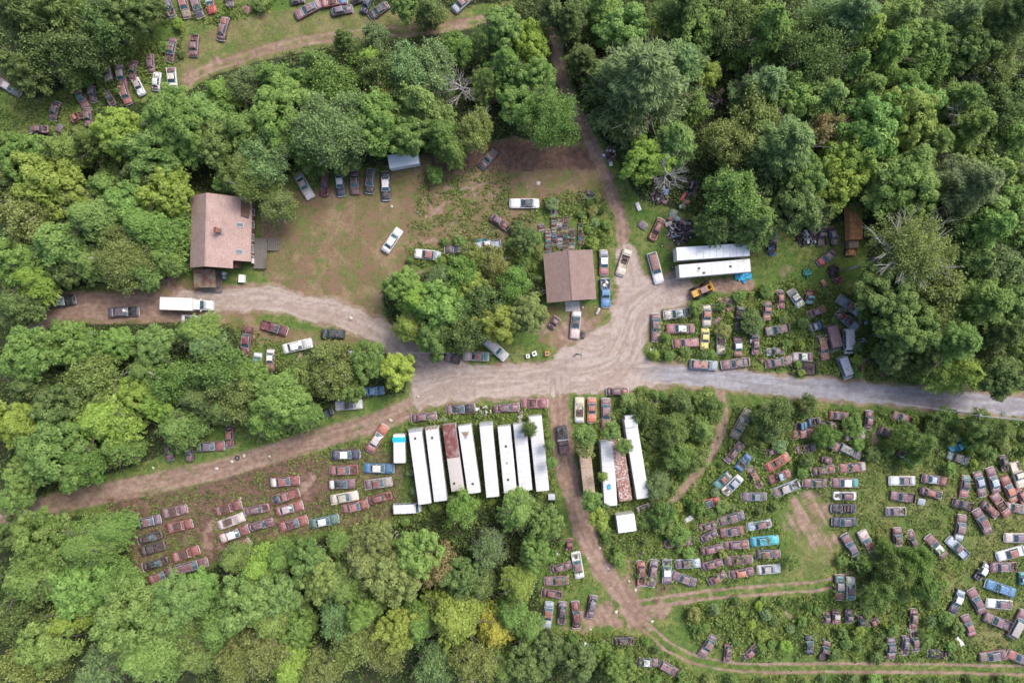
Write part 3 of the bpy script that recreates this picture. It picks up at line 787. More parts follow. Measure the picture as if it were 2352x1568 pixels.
def car_kit(kind, var):
    """every mesh of one body style"""
    key = {'S': f'S{var % 3}', 'O': f'S{var % 3}', 'H': ('R0', 'S1', 'R1')[var % 3], 'R': f'R{var % 2}', 'C': 'C0', 'M': 'M0', 'W': 'W0', 'U': 'U0', 'P': 'P0'}[kind]
    p = SP[key]; rnd = key[0] == 'R'; kit = []
    n, cw, rf, rr, rg, tl, w = p['n'], p['cw'], p['rf'], p['rr'], p['rg'], p['tl'], p['w']; hh, hb, hr, hd, wb, wt = p['hh'], p['hb'], p['hr'], p['hd'], p['wb'], p['wt']
    b = MB(); fi = .84 if not rnd else .5
    if rnd:
        st = [(n, w * .50, .62, .6, 0), (n - .10, w * .78, .74, .5, 0), (n - .35, w * .97, .86, .45, 0), (n - .36, w * .97, .86, .45, .35), (n - .9, w, .90, .52, .35), (n - 1.3, w * .95, .84, .66, .35),
              (cw + .01, w * .93, hh - .04, .78, .35), (cw, w * .93, hb, .80, 0), (cw - .08, w * .93, hb, .80, .0), (cw - .09, w * .93, hb, .80, .5), (rg + .12, w * .93, hb, .80, .5), (rg + .11, w * .93, hb, .8, 0),
              (rg - .1, w * .98, hd + .02, .62, 0), (tl + .45, w * .97, hd - .06, .5, 0), (tl + .15, w * .78, .74, .5, 0), (tl, w * .5, .55, .5, 0)]
    elif kind == 'P':
        st = [(n, w * .9, .66, .8, 0), (n - .12, w * .97, hh - .08, fi, 0), (n - .22, w, hh - .04, fi, 0), (n - .23, w, hh - .04, fi, .35), (cw + .06, w, hh, fi, .35), (cw + .05, w, hb, fi, 0), (cw - .04, w * .98, hb, fi, 0), (cw - .05, w * .98, hb, fi, .5),
              (rg + .1, w * .98, hb, fi, .5), (rg + .09, w * .98, hb, fi, 0), (rg - .05, w * .98, hb, fi, 0), (rg - .06, w * .98, .5, fi, 0), (rg - .12, w * .98, .5, fi, 0), (rg - .13, w * .98, .98, .9, 0), (rg - .18, w * .98, .98, .9, 0),
              (rg - .19, w * .98, .98, .9, .42), (tl + .08, w * .98, .98, .9, .42), (tl + .07, w * .98, .98, .9, 0), (tl, w * .96, .96, .9, 0)]
    else:
        st = [(n, w * .86, .6, .8, 0), (n - .08, w * .96, hh - .14, fi, 0), (n - .2, w, hh - .05, fi, 0), (n - .21, w, hh - .05, fi, .35), (cw + .06, w, hh, fi, .35), (cw + .05, w, hb - .02, fi, 0), (cw - .04, w, hb, fi, 0), (cw - .05, w, hb, fi, .48),
              (rg + .1, w, hb, fi, .48), (rg + .09, w, hb, fi, 0), (rg - .05, w, hd, fi, 0), (rg - .06, w, hd, fi, .25), (tl + .19, w * .98, hd - .02, fi, .25), (tl + .18, w * .98, hd - .02, fi, 0), (tl + .03, w * .94, hd - .12, fi, 0), (tl, w * .86, .58, .8, 0)]
        if key in ('W0', 'U0'): st = [s for s in st if s[0] > rg - .055] + [(rg - .06, w * .97, hd, fi, 0), (tl, w * .9, .6, .8, 0)]
    loft(b, st)
    if key == 'S1':                                     # raised rear fins and chrome spears
        for s in (-1, 1): b.add([(rg, s * w * .97, hd - .02), (tl, s * w * .95, hd - .1), (tl, s * w * .95, hd + .14), (tl + .3, s * w * .96, hd + .12), (rg, s * w * .9, hd), (tl, s * w * .82, hd - .02)], [(0, 1, 2, 3), (3, 2, 5, 4), (0, 3, 4), (1, 5, 2)])
    kit.append(('body', b.mesh('car_body', M_PAINT, rnd), 'side'))
    if kind != 'H':
        hd_ = MB()
        if rnd: panel(hd_, [(cw + .03, w * .70, hh + .0, .05), (n - 1.0, w * .55, hh - .02, .08), (n - .35, w * .42, hh - .10, .09), (n - .05, w * .30, hh - .26, .06)], .03, ridge=.015)
        else: panel(hd_, [(cw + .04, w * fi, hh + .018), (n - .8, w * fi * .99, hh + .0), (n - .25, w * fi * .97, hh - .04), (n - .13, w * fi * .95, hh - .10)], .03, .045, ridge=.015 if key != 'M0' else 0)
        kit.append(('hood', hd_.mesh('car_hood', M_PAINT, True), 'hood'))
    if kind == 'H' or (kind == 'O' and var == 1):
        e = MB(); e.box((n - .95, 0, .62), (.7, .45, .34)); e.tube((n - .95, .1, .82), (n - .95, .1, .9), .16, n=10); e.box((n - .35, 0, .62), (.08, 1.0, .4)); e.tube((n - 1.2, -.25, .7), (n - .5, -.45, .72), .05, n=6); e.box((n - .6, .5, .7), (.25, .18, .18))
        kit.append(('engine', e.mesh('car_engine', M_ENGINE), 'own'))
    if key not in ('W0', 'U0', 'P0'):
        t = MB()
        if rnd: panel(t, [(rg + .05, w * .60, hb + .02, .06), (rg - .35, w * .52, hd + .02, .08), (tl + .2, w * .38, hd - .12, .06)], .03)
        else: panel(t, [(rg - .07, w * fi, hd + .018), (tl + .6, w * fi * .99, hd + .01), (tl + .14, w * fi * .96, hd - .02)], .03, .035)
        if not (kind == 'H' and var == 0): kit.append(('trunk_lid', t.mesh('car_trunk_lid', M_PAINT, True), 'trunk'))
    # greenhouse
    fx, bx = cw - .02, rg + .06; zt = hr - .03
    if kind != 'O':
        r = MB()
        if rnd: panel(r, [(rf + .06, wt * .93, zt - .05, .05), (rf - .12, wt, zt, .06), ((rf + rr) / 2, wt * 1.02, zt + .02, .07), (rr + .1, wt, zt - .01, .07), (rr - .15, wt * .95, zt - .10, .07), (rr - .35, wt * .9, zt - .22, .06)], .05, ny=8)
        else: panel(r, [(rf + .05, wt * .95, zt - .02, .02), (rf - .08, wt, zt, .035), ((rf + rr) / 2, wt * 1.02, zt + .015, .04), (rr + .08, wt, zt, .035), (rr - .05, wt * .95, zt - .02, .02)], .05, ny=8)
        for s in (-1, 1):                               # pillars
            r.tube((fx, s * wb * .98, hb - .02), (rf + .02, s * wt * .96, zt - .02), .035, n=5); xm = (rf + rr) / 2 - .05
            r.tube((xm, s * wb, hb - .02), (xm, s * wt, zt), .035, n=5)
            if rnd: r.add([(bx + .05, s * wb * .98, hb), (rr - .3, s * wt * .86, zt - .22), (rr + .15, s * wt * .97, zt - .02), (bx + .55, s * wb, hb)], [(0, 1, 2, 3)] if s > 0 else [(3, 2, 1, 0)])
            else: r.tube((bx, s * wb * .97, hb - .02), (rr - .02, s * wt * .95, zt - .02), .05 if key != 'C0' else .09, n=5)
        kit.append(('roof', r.mesh('car_roof', M_PAINT, True), 'roof'))
        if not (kind == 'H' and var == 1):
            g = MB(); g.add([(fx, -wb * .94, hb), (fx + .05, 0, hb + .01), (fx, wb * .94, hb), (rf + .03, wt * .90, zt - .04), (rf + .07, 0, zt), (rf + .03, -wt * .90, zt - .04)], [(0, 1, 4, 5), (1, 2, 3, 4)])
            kit.append(('windscreen', g.mesh('car_windscreen', M_GLASS), 'own'))
        if key != 'x':
            g = MB()
            if rnd: g.add([(bx + .02, -wb * .5, hb + .14), (bx + .02, wb * .5, hb + .14), (rr - .33, wt * .5, zt - .17), (rr - .33, -wt * .5, zt - .17)], [(0, 3, 2, 1)])
            else: g.add([(bx, -wb * .92, hb), (bx - .04, 0, hb), (bx, wb * .92, hb), (rr - .04, wt * .88, zt - .05), (rr - .07, 0, zt - .02), (rr - .04, -wt * .88, zt - .05)], [(0, 5, 4, 1), (1, 4, 3, 2)])
            kit.append(('rear_window', g.mesh('car_rear_window', M_GLASS), 'own'))
        for s in (-1, 1):
            g = MB(); q = [(fx - .08, s * wb * .99, hb), (bx + (.45 if rnd else .1), s * wb * .99, hb), (rr + (.05 if rnd else .02), s * wt * .985, zt - .04), (rf - .04, s * wt * .985, zt - .04)]
            g.add(q, [(0, 1, 2, 3) if s < 0 else (3, 2, 1, 0)]); kit.append(('side_window', g.mesh('car_side_window', M_GLASS), 'own'))
    if kind == 'O':
        f = MB(); bar(f, [(fx, -wb * .98, hb), (rf + .25, -wt, zt - .25), (rf + .3, 0, zt - .2), (rf + .25, wt, zt - .25), (fx, wb * .98, hb)], .03)
        bar(f, [(rg + .1, -wb * .95, hb + .02), (rg + .1, wb * .95, hb + .02)], .03); kit.append(('window_frame', f.mesh('car_window_frame', M_CHROME), 'own'))
    if kind in ('O', 'H', 'P') or True:
        s_ = MB(); s_.bbox((rf - .45, 0, hb - .26), (.5, 1.15, .28), .05); s_.bbox((rf - .78, 0, hb - .06), (.16, 1.15, .5), .05)
        if key != 'P0': s_.bbox((rg + .55, 0, hb - .26), (.5, 1.15, .26), .05); s_.bbox((rg + .25, 0, hb - .08), (.16, 1.15, .4), .05)
        s_.tube((rf + .05, .33, hb - .12), (rf + .02, .33, hb - .1), .17, n=10)
        if kind in 'OH': kit.append(('seats', s_.mesh('car_seats', M_SEAT), 'own'))
    # chrome: bumpers and drip rail
    if kind not in ('H',):
        f = MB(); y = w * .96
        bar(f, [(n - .22, -y - .02, .5), (n + .03, -y * .85, .5), (n + .09, 0, .5), (n + .03, y * .85, .5), (n - .22, y + .02, .5)], .075 if key not in ('M0', 'U0') else .05, 6)
        kit.append(('bumper', f.mesh('car_front_bumper', M_CHROME if key not in ('M0', 'U0') else M_PAINT), 'own'))
    f = MB(); y = w * .96
    bar(f, [(tl + .22, -y - .02, .5), (tl - .03, -y * .85, .5), (tl - .08, 0, .5), (tl - .03, y * .85, .5), (tl + .22, y + .02, .5)], .07 if key not in ('M0', 'U0') else .05, 6)
    kit.append(('bumper', f.mesh('car_rear_bumper', M_CHROME if key not in ('M0', 'U0') else M_PAINT), 'own'))
    if kind not in ('O', 'H', 'M', 'U'):
        f = MB(); z = zt + .0; e = .02
        bar(f, [(fx + .02, -wb * .97, hb), (rf + .07, -wt * .97, z), (rr - (.3 if rnd else .06), -wt * .97, z - (.15 if rnd else 0))], .032, 4); bar(f, [(fx + .02, wb * .97, hb), (rf + .07, wt * .97, z), (rr - (.3 if rnd else .06), wt * .97, z - (.15 if rnd else 0))], .032, 4)
        bar(f, [(fx + .02, -wb * .97, hb), (fx + .02, wb * .97, hb)], .02, 4)
        if not rnd: bar(f, [(fx + .04, -wb * .96, hb + .02), (fx + .09, 0, hb + .03), (fx + .04, wb * .96, hb + .02)], .036, 4); bar(f, [(bx - .04, -wb * .93, hb + .01), (bx - .08, 0, hb + .01), (bx - .04, wb * .93, hb + .01)], .032, 4)
        kit.append(('trim', f.mesh('car_trim', M_CHROME), 'own'))
    wx = [(n - .95, 1), (n - .95, -1), (tl + .95, 1), (tl + .95, -1)]
    for x, s in wx:
        q = MB(); q.ring((x, s * (w - .13), .31), (0, 1, 0), .33, .19, .2, 12); q.tube((x, s * (w - .17), .31), (x, s * (w - .09), .31), .19, n=10, m=1)
        kit.append(('wheel', q.mesh('car_wheel', [M_TYRE, M_RIM]), 'own'))
    return kit
def van_kit(kind, var):
    kit = []; L = 2.4; w = .95 if kind == 'V' else 1.1; h = 1.95 if kind == 'V' else 2.5
    b = MB(); loft(b, [(L, w * .86, .9, .8, 0), (L - .06, w * .95, 1.1, .86, 0), (L - .32, w, 1.16, .86, 0), (L - .75, w * .98, h - .12, .9, 0), (L - 1.0, w * .96, h, .9, 0), (-L + .15, w * .96, h, .9, 0), (-L + .02, w * .95, h - .1, .9, 0), (-L, w * .9, .6, .8, 0)], .3)
    kit.append(('body', b.mesh('van_body', M_PAINT), 'side'))
    r = MB(); panel(r, [(L - 1.02, w * .84, h + .03), (0, w * .86, h + .04), (-L + .2, w * .84, h + .03)], .03, .04)
    if var == 1 or kind == 'B':
        for k in range(7): r.box((L - 1.3 - k * .5, 0, h + .075), (.05, w * 1.5, .03))
    r.box((.1, .1, h + .09), (.36, .3, .06)); kit.append(('roof', r.mesh('van_roof', M_PAINT), 'roof'))
    g = MB(); g.add([(L - .33, -w * .84, 1.2), (L - .33, w * .84, 1.2), (L - .74, w * .82, h - .16), (L - .74, -w * .82, h - .16)], [(0, 1, 2, 3)])
    g.v = [(x + .03, y, z + .03) for x, y, z in g.v]; kit.append(('windscreen', g.mesh('van_windscreen', M_GLASS), 'own'))
    for s in (-1, 1):
        nn = 4 if kind == 'V' else 6
        for k in range(nn):
            x1 = L - 1.05 - k * (3.4 / nn); x0 = x1 - 3.4 / nn + .12; z0, z1 = h * .62, h - .2; g = MB()
            g.box(((x0 + x1) / 2, s * (w + .004), (z0 + z1) / 2), (x1 - x0, .02, z1 - z0)); kit.append(('side_window', g.mesh('van_side_window', M_GLASS), 'own'))
    for x, y in ((L, 1), (-L, 1)):
        f = MB(); f.bbox((x + (.06 if x > 0 else -.06), 0, .5), (.12, w * 1.9, .16), .03); kit.append(('bumper', f.mesh('van_bumper', M_CHROME), 'own'))
    for x, s in ((L - .9, 1), (L - .9, -1), (-L + 1, 1), (-L + 1, -1)):
        q = MB(); q.ring((x, s * (w - .1), .33), (0, 1, 0), .35, .2, .22, 12); q.tube((x, s * (w - .15), .33), (x, s * (w - .06), .33), .2, n=10, m=1); kit.append(('wheel', q.mesh('van_wheel', [M_TYRE, M_RIM]), 'own'))
    return kit
KITS = {}
def kit_for(kind, var):
    nv = {'S': 3, 'O': 3, 'H': 3, 'R': 2, 'V': 2, 'B': 1}.get(kind, 1); var %= nv
    if (kind, var) not in KITS: KITS[(kind, var)] = (van_kit if kind in 'VB' else car_kit)(kind, var)
    return KITS[(kind, var)]
CARREC = []                    # footprint records: u, v, half length, half width, heading
def jit(c, rs, a=.10):
    f = 1 + rs.uniform(-a, a); return tuple(min(.85, x * f * (1 + rs.uniform(-.05, .05))) for x in c)
for ci, ln in enumerate(CARS.strip().splitlines()):
    ij, x, y, L, ang, kind, cc = ln.split(); i, j = int(ij[0]), int(ij[1]); x, y, L, ang = float(x), float(y), float(L), float(ang); rs = random.Random(ci * 17 + 3)
    X, Y = T(i, j, x, y, .8); Lm = L * K / 4 * (H - .7) / H; full = Lm
    short = Lm < 3.9           # the rest of such a car is hidden or gone: keep a believable length
    Lc = max(Lm, 3.9) if kind not in 'H' else max(Lm, 3.4)
    if short:                  # extend away from the visible end, towards whatever hides it
        pass
    base = {'V': 4.95, 'B': 4.95}.get(kind, 5.05); sx = Lc / base; sy = min(1.1, max(.86, (.93 if kind in 'HR' else .99) * (1 + (sx - 1) * .3)))
    if Lm < 3.0: sx = max(Lm, 2.5) / base; sy = .78 if Lm < 2.4 else .88
    hc, rc, tc = (PAL[c] for c in cc); sc_ = PAL[cc[2]] if cc[2] in 'bdsrmkn' and cc[0] not in 'wuac' else PAL[cc[0]]
    ru = RUST[cc[0]]
    nm = {'V': 'van', 'B': 'bus', 'P': 'pickup_truck', 'W': 'station_wagon', 'O': 'roofless_car', 'H': 'stripped_car', 'C': 'coupe', 'S': 'sedan', 'R': 'rounded_sedan', 'M': 'modern_sedan', 'U': 'hatchback'}[kind]
    sink = .0 if kind in 'MU' or cc in ('kkk', 'www') and kind == 'W' else rs.uniform(.06, .2)
    root = empty(nm, (X, Y, gz(X, Y) - sink + .04), R(ang)); root.scale = (sx, sy, 1.0)
    root.rotation_euler = (R(rs.uniform(-1.5, 1.5)) if sink else 0, R(rs.uniform(-1.5, 1.5)) if sink else 0, R(ang))
    js = jit(sc_, rs, .2); jh, jr, jt = jit(hc, rs, .25), jit(rc, rs, .25), jit(tc, rs, .25)
    var = rs.randrange(6)
    if kind == 'V': var = 0 if cc == 'www' and i == 3 else (0 if cc == 'www' else 1)
    miss = rs.random()
    for (pn, me, role) in kit_for(kind, var):
        if kind in 'SR' and sink and Lm > 4 and pn == 'hood' and miss < .09:
            e_ = [k for k in kit_for('H', 1 if kind == 'S' else 0) if k[0] == 'engine'][0]; link('engine', e_[1], root); continue
        if kind in 'SR' and sink and pn == 'trunk_lid' and miss > .95: continue
        if kind in 'SRCWPO' and sink and ((pn == 'bumper' and rs.random() < .2)): continue
        c = {'side': js, 'hood': jh, 'roof': jr, 'trunk': jt, 'own': js}[role]
        rr_ = {'side': ru, 'hood': RUST[cc[0]], 'roof': RUST[cc[1]], 'trunk': RUST[cc[2]], 'own': ru}[role] + rs.uniform(-.12, .12)
        if kind in 'MU' or (sink == 0): rr_ = 0
        link(pn, me, root, color=c, rust=max(0, min(1, rr_)))
    CARREC.append(dict(o=root, kind=kind, cc=cc, X=X, Y=Y, L=sx * base, W=1.9 * sy, a=ang, row=ln))
# ------------------------------------------------------------------ buildings, trailers and the big things of the yard
FOOT = []                      # x, y, half length, half width, heading: nothing grows here
def foot(X, Y, hl, hw, deg): FOOT.append((X, Y, hl, hw, deg))
def shingles(name, c1, c2, sx, sy):
    m, nt, b = mat(name); tc = N(nt, "ShaderNodeTexCoord"); br = N(nt, "ShaderNodeTexBrick"); mp = N(nt, "ShaderNodeMapping")
    nt.links.new(tc.outputs["Object"], mp.inputs[0]); mp.inputs["Rotation"].default_value = (0, 0, R(90)); nt.links.new(mp.outputs[0], br.inputs["Vector"])
    br.inputs["Scale"].default_value = 1.0; br.inputs["Brick Width"].default_value = sx; br.inputs["Row Height"].default_value = sy; br.inputs["Mortar Size"].default_value = .012
    br.inputs["Color1"].default_value = (*c1, 1); br.inputs["Color2"].default_value = (*c2, 1); br.inputs["Mortar"].default_value = (*[c * .55 for c in c1], 1)
    n = noise(nt, .5, 6, .65, tc.outputs["Object"], .5); n2 = noise(nt, 5, 4, .6, tc.outputs["Object"])
    c = mixc(nt, ramp(nt, n, .35, .7, 0, .45), br.outputs[0], tuple(x * .6 for x in c2)); c = mixc(nt, ramp(nt, n2, .4, .7, 0, .3), c, tuple(min(1, x * 1.5) for x in c1))
    setc(nt, b, c); b.inputs["Roughness"].default_value = .9; bump(nt, b, br.outputs["Fac"], .3, .02); return m
M_SHING = shingles("pink_shingles", (.37, .265, .235), (.30, .205, .182), .45, .22)
M_BARNR = shingles("brown_shingles", (.235, .165, .145), (.20, .138, .122), .9, .3)
M_SIDING = plain("brown_siding", (.13, .075, .05), .85, 0, .35, 2)
M_CONC = plain("concrete", (.38, .38, .38), .9, 0, .25, 2)
M_MOSSR = plain("mossy_roofing", (.15, .06, .048), .85, 0, .3, 1.2, (.21, .19, .13), .3)
M_BRICK = shingles("chimney_brick", (.32, .14, .10), (.25, .11, .08), .22, .08)
M_SKYL = plain("skylight_glass", (.09, .12, .13), .15, 0, .3, 1)
M_PVC = plain("white_paint", (.74, .74, .73), .55, 0, .15, 4)
M_RUSTO = plain("rusty_orange_steel", (.62, .27, .07), .8, 0, .5, 1.5, (.25, .14, .09))
M_YEL = plain("loader_yellow", (.55, .33, .04), .6, 0, .4, 5, (.35, .17, .05))
M_RUSTG = plain("torn_lining", (.30, .22, .17), .8, 0, .5, 5, (.15, .08, .05))
M_SEAM = plain("roof_seam", (.43, .44, .44), .6, 0, .4, 3)
M_GALV = plain("galvanised_steel", (.33, .35, .37), .5, .3, .3, 3)

def slab(mb, p, th=.18, m=0):  # a roof plane as a slab; p = 4 corners counterclockwise from above
    lo = [(x, y, z - th) for x, y, z in p]; mb.add(list(p) + lo, [(0, 1, 2, 3), (7, 6, 5, 4), (0, 4, 5, 1), (1, 5, 6, 2), (2, 6, 7, 3), (3, 7, 4, 0)], m)
def window(par, c, w, h, face, name='window'):      # frame proud of the wall, pane inside; face = outward normal (dx, dy)
    f = MB(); dx, dy = face; along = (abs(dy), abs(dx))
    def bx(off, d, zc, zh, m=0, pr=.0):
        cx = c[0] + along[0] * off + dx * (.03 + pr); cy = c[1] + along[1] * off + dy * (.03 + pr); f_.box((cx, cy, zc), (d * along[0] + .06 * abs(dx), d * along[1] + .06 * abs(dy), zh), m=m)
    f_ = f; bx(-w / 2, .09, c[2], h + .09); bx(w / 2, .09, c[2], h + .09); bx(0, w - .09, c[2] + h / 2, .09); bx(0, w - .09, c[2] - h / 2, .09); bx(0, w - .09, c[2], .05, pr=-.004)
    o = link(name, f.mesh("window_frame", M_PVC), par); f_ = MB(); bx(0, w - .1, c[2], h - .1, pr=-.02); link('pane', f_.mesh("window_pane", M_SKYL), o); return o

# ---- the house
def house():
    t = empty('house', (-56.5, 21.0, 0), R(-1.3))
    X0, XR, X1, Y0, Y1 = -5.5, -1.1, 5.75, -6.9, 6.95; ze, zr, z2 = 4.7, 8.0, 3.6; yn = -5.35; xn = 3.0
    w = MB(); w.box(((X0 + .4 + X1 - .4) / 2, (yn + .3 + Y1 - .4) / 2, 1.55), (X1 - X0 - .8, Y1 - yn - .7, 3.1)); w.box(((X0 + .4 + xn - .2) / 2, (Y0 + .4 + yn) / 2 + .15, 1.55), (xn - X0 - .6, yn - Y0 - .1, 3.09))
    for y in (Y0 + .4, Y1 - .4):                        # gable ends
        x1 = xn - .2 if y < 0 else X1 - .4; zx = z2 + (zr - z2) * (X1 - x1) / (X1 - XR) - .25
        w.add([(X0 + .4, y, 3), (x1, y, 3), (x1, y, zx), (XR, y, zr - .3), (X0 + .4, y, ze - .1), (X0 + .4, y + .15, 3), (x1, y + .15, 3), (x1, y + .15, zx), (XR, y + .15, zr - .3), (X0 + .4, y + .15, ze - .1)],
              [(0, 1, 2, 3, 4), (9, 8, 7, 6, 5), (0, 5, 6, 1), (1, 6, 7, 2), (2, 7, 8, 3), (3, 8, 9, 4), (4, 9, 5, 0)])
    w.box((X0 + .45, 0, 3.7), (.12, Y1 - Y0 - 1.1, 1.5))
    link('wall', w.mesh("house_wall", M_SIDING), t)
    r = MB(); slab(r, [(X0, Y0, ze), (XR, Y0, zr), (XR, Y1, zr), (X0, Y1, ze)])
    zl = lambda x: zr + (z2 - zr) * (x - XR) / (X1 - XR)
    slab(r, [(XR, yn, zr), (X1, yn, z2), (X1, Y1, z2), (XR, Y1, zr)]); slab(r, [(XR, Y0, zr), (xn, Y0, zl(xn)), (xn, yn, zl(xn)), (XR, yn, zr)])
    r.box((XR, 0, zr + .02), (.24, Y1 - Y0 - .1, .08)); rf = link('roof', r.mesh("house_roof", M_SHING), t)
    c = MB(); c.box((1.05, -.05, zl(1.0) + .9), (.55, .85, 2.6)); c.box((1.05, -.05, zl(1.0) + 2.24), (.68, .98, .12)); ch = link('chimney', c.mesh("chimney_stack", M_BRICK), rf)
    c = MB()
    for y in (-.28, .18): c.tube((1.05, y, zl(1) + 2.3), (1.05, y, zl(1) + 2.55), .13, n=10)
    link('flue', c.mesh("chimney_flue", M_DARK), ch)
    c = MB(); c.box((1.1, -.05, zl(1.1) + .10), (1.1, 1.3, .05)); link('flashing', c.mesh("chimney_flashing", M_GALV), ch)
    for y in (1.55, -3.6):
        s = MB(); x = 4.0; a = math.atan2(z2 - zr, X1 - XR); Mx = Matrix.Rotation(-a, 4, 'Y'); s.box((x, y, zl(x) + .08), (1.35, .85, .14), M=Mx); sk = link('skylight', s.mesh("skylight_frame", M_GALV), rf)
        s = MB(); s.box((x, y, zl(x) + .13), (1.15, .66, .08), M=Mx); link('pane', s.mesh("skylight_pane", M_SKYL), sk)
    for y, ww in ((-4.4, .9), (-2.6, 1.5), (-.4, 1.3), (2.2, 1.3), (4.6, 1.2)): window(t, (X1 - .4, y, 1.9), ww, 1.3, (1, 0))
    window(t, (3.9, yn + .35, 1.9), .7, .8, (0, -1)); window(t, (-1.0, Y0 + .4, 5.6), 1.0, 1.0, (0, -1))
    # shed-roofed dormer by the birch
    d = MB(); d.box((4.6, 4.7, 3.9), (1.5, 2.6, 1.2)); slab(d, [(3.6, 3.2, 4.75), (5.6, 3.2, 4.55), (5.6, 6.2, 4.55), (3.6, 6.2, 4.75)], .12); dm = link('dormer', d.mesh("house_dormer", M_SIDING), t)
    for y in (4.1, 5.3): window(dm, (5.35, y, 4.0), .7, .7, (1, 0))
    d = MB(); d.box((X1 - .36, -5.0, 1.05), (.08, .95, 2.1)); dr = link('door', d.mesh("house_door", M_PVC), t)
    d = MB(); d.tube((X1 - .3, -4.65, 1.0), (X1 - .24, -4.65, 1.0), .04, n=6); link('handle', d.mesh("door_handle", M_DARK), dr)
    # low porch on the downhill end
    l = MB(); slab(l, [(-5.6, -10.6, 2.5), (-1.35, -10.4, 2.5), (-1.35, -6.95, 3.25), (-5.6, -6.95, 3.25)], .14); p = link('porch_roof', l.mesh("porch_roof", M_MOSSR), t)
    l = MB(); l.box((-3.4, -9.0, .25), (4.6, 4.3, .22)); l.box((-3.2, -11.1, .2), (4.0, .5, .12)); link('porch_deck', l.mesh("porch_deck", M_WOOD), t)
    for x, y in ((-5.3, -10.3), (-1.6, -10.2), (-3.4, -10.3)):
        l = MB(); l.box((x, y, 1.35), (.14, .14, 2.1)); link('post', l.mesh("porch_post", M_WOOD), p)
    # timber deck on the yard side
    l = MB()
    for k in range(28): l.box((6.65, -6.3 + k * .21, .93), (2.5, .19, .05))
    for x in (5.7, 7.6):
        for y in (-6.2, -3.4, -.7): l.box((x, y, .45), (.14, .14, .9))
    dk = link('deck', l.mesh("house_deck", M_WOOD), t)
    l = MB()
    for y in (-6.32, -.55): l.box((6.65, y, 1.85), (2.5, .06, .07))
    l.box((7.88, -5.2, 1.85), (.06, 2.2, .07)); 
    for k in range(8): l.box((7.88, -6.3 + k * .3, 1.4), (.05, .05, .9))
    link('railing', l.mesh("deck_railing", M_WOOD), dk)
    l = MB()
    for k in range(6): l.box((8.15 + k * .34, -1.5, .85 - k * .14), (.3, 2.4, .05))
    for y in (-2.7, -.3): l.add([(7.9, y, .95), (10.1, y, .1), (10.1, y, -.05), (7.9, y, .7), (7.9, y + .06, .95), (10.1, y + .06, .1), (10.1, y + .06, -.05), (7.9, y + .06, .7)], [(0, 1, 2, 3), (7, 6, 5, 4), (0, 4, 5, 1), (1, 5, 6, 2), (2, 6, 7, 3), (3, 7, 4, 0)])
    link('steps', l.mesh("deck_steps", M_WOOD), dk)
    tag(t, "large house with a pink-brown shingle roof, chimney and two skylights", "house"); foot(-56.5, 21, 6.2, 7.4, 0); foot(-59.5, 12, 3, 3, 0); foot(-49, 18.5, 2.6, 3.6, 0)
    for k, (x, y) in enumerate(((2045, 942), (2050, 978))):
        X, Y = T(0, 1, x, y, 1.3); b = empty('propane_tank', (X, Y, gz(X, Y)), 0); m = MB(); prof = [(.0, 0), (.38, 0), (.40, .15), (.40, 1.05), (.33, 1.22), (.14, 1.3)]
        vs = []; n = 14
        for r_, z in prof[1:]: vs += [(math.cos(2 * math.pi * q / n) * r_, math.sin(2 * math.pi * q / n) * r_, z) for q in range(n)]
        fs = [(a * n + q, a * n + (q + 1) % n, (a + 1) * n + (q + 1) % n, (a + 1) * n + q) for a in range(4) for q in range(n)] + [tuple(range(4 * n, 5 * n))]
        m.add(vs, fs); link('tank', m.mesh("propane_tank", plain("tank_paint" + str(k), ((.45, .53, .62), (.16, .24, .28))[k], .5)), b); m = MB(); m.tube((0, 0, 1.28), (0, 0, 1.42), .16, n=10); link('collar', m.mesh("tank_collar", M_GALV), b)
        tag(b, ("pale blue upright gas tank", "dark teal upright gas tank")[k] + " against the house wall beside the porch", "gas tank", "gas tanks beside the porch")
    X, Y = T(0, 1, 2215, 990, 1); b = empty('chest_freezer', (X, Y, gz(X, Y)), R(-3)); m = MB(); m.bbox((0, 0, .42), (1.1, 1.5, .84), .05); link('cabinet', m.mesh("freezer_cabinet", M_PVC), b); m = MB(); m.bbox((.0, .0, .9), (1.14, 1.54, .1), .03); link('lid', m.mesh("freezer_lid", M_PVC), b)
    tag(b, "white chest freezer standing on the grass in front of the house", "freezer")
house()

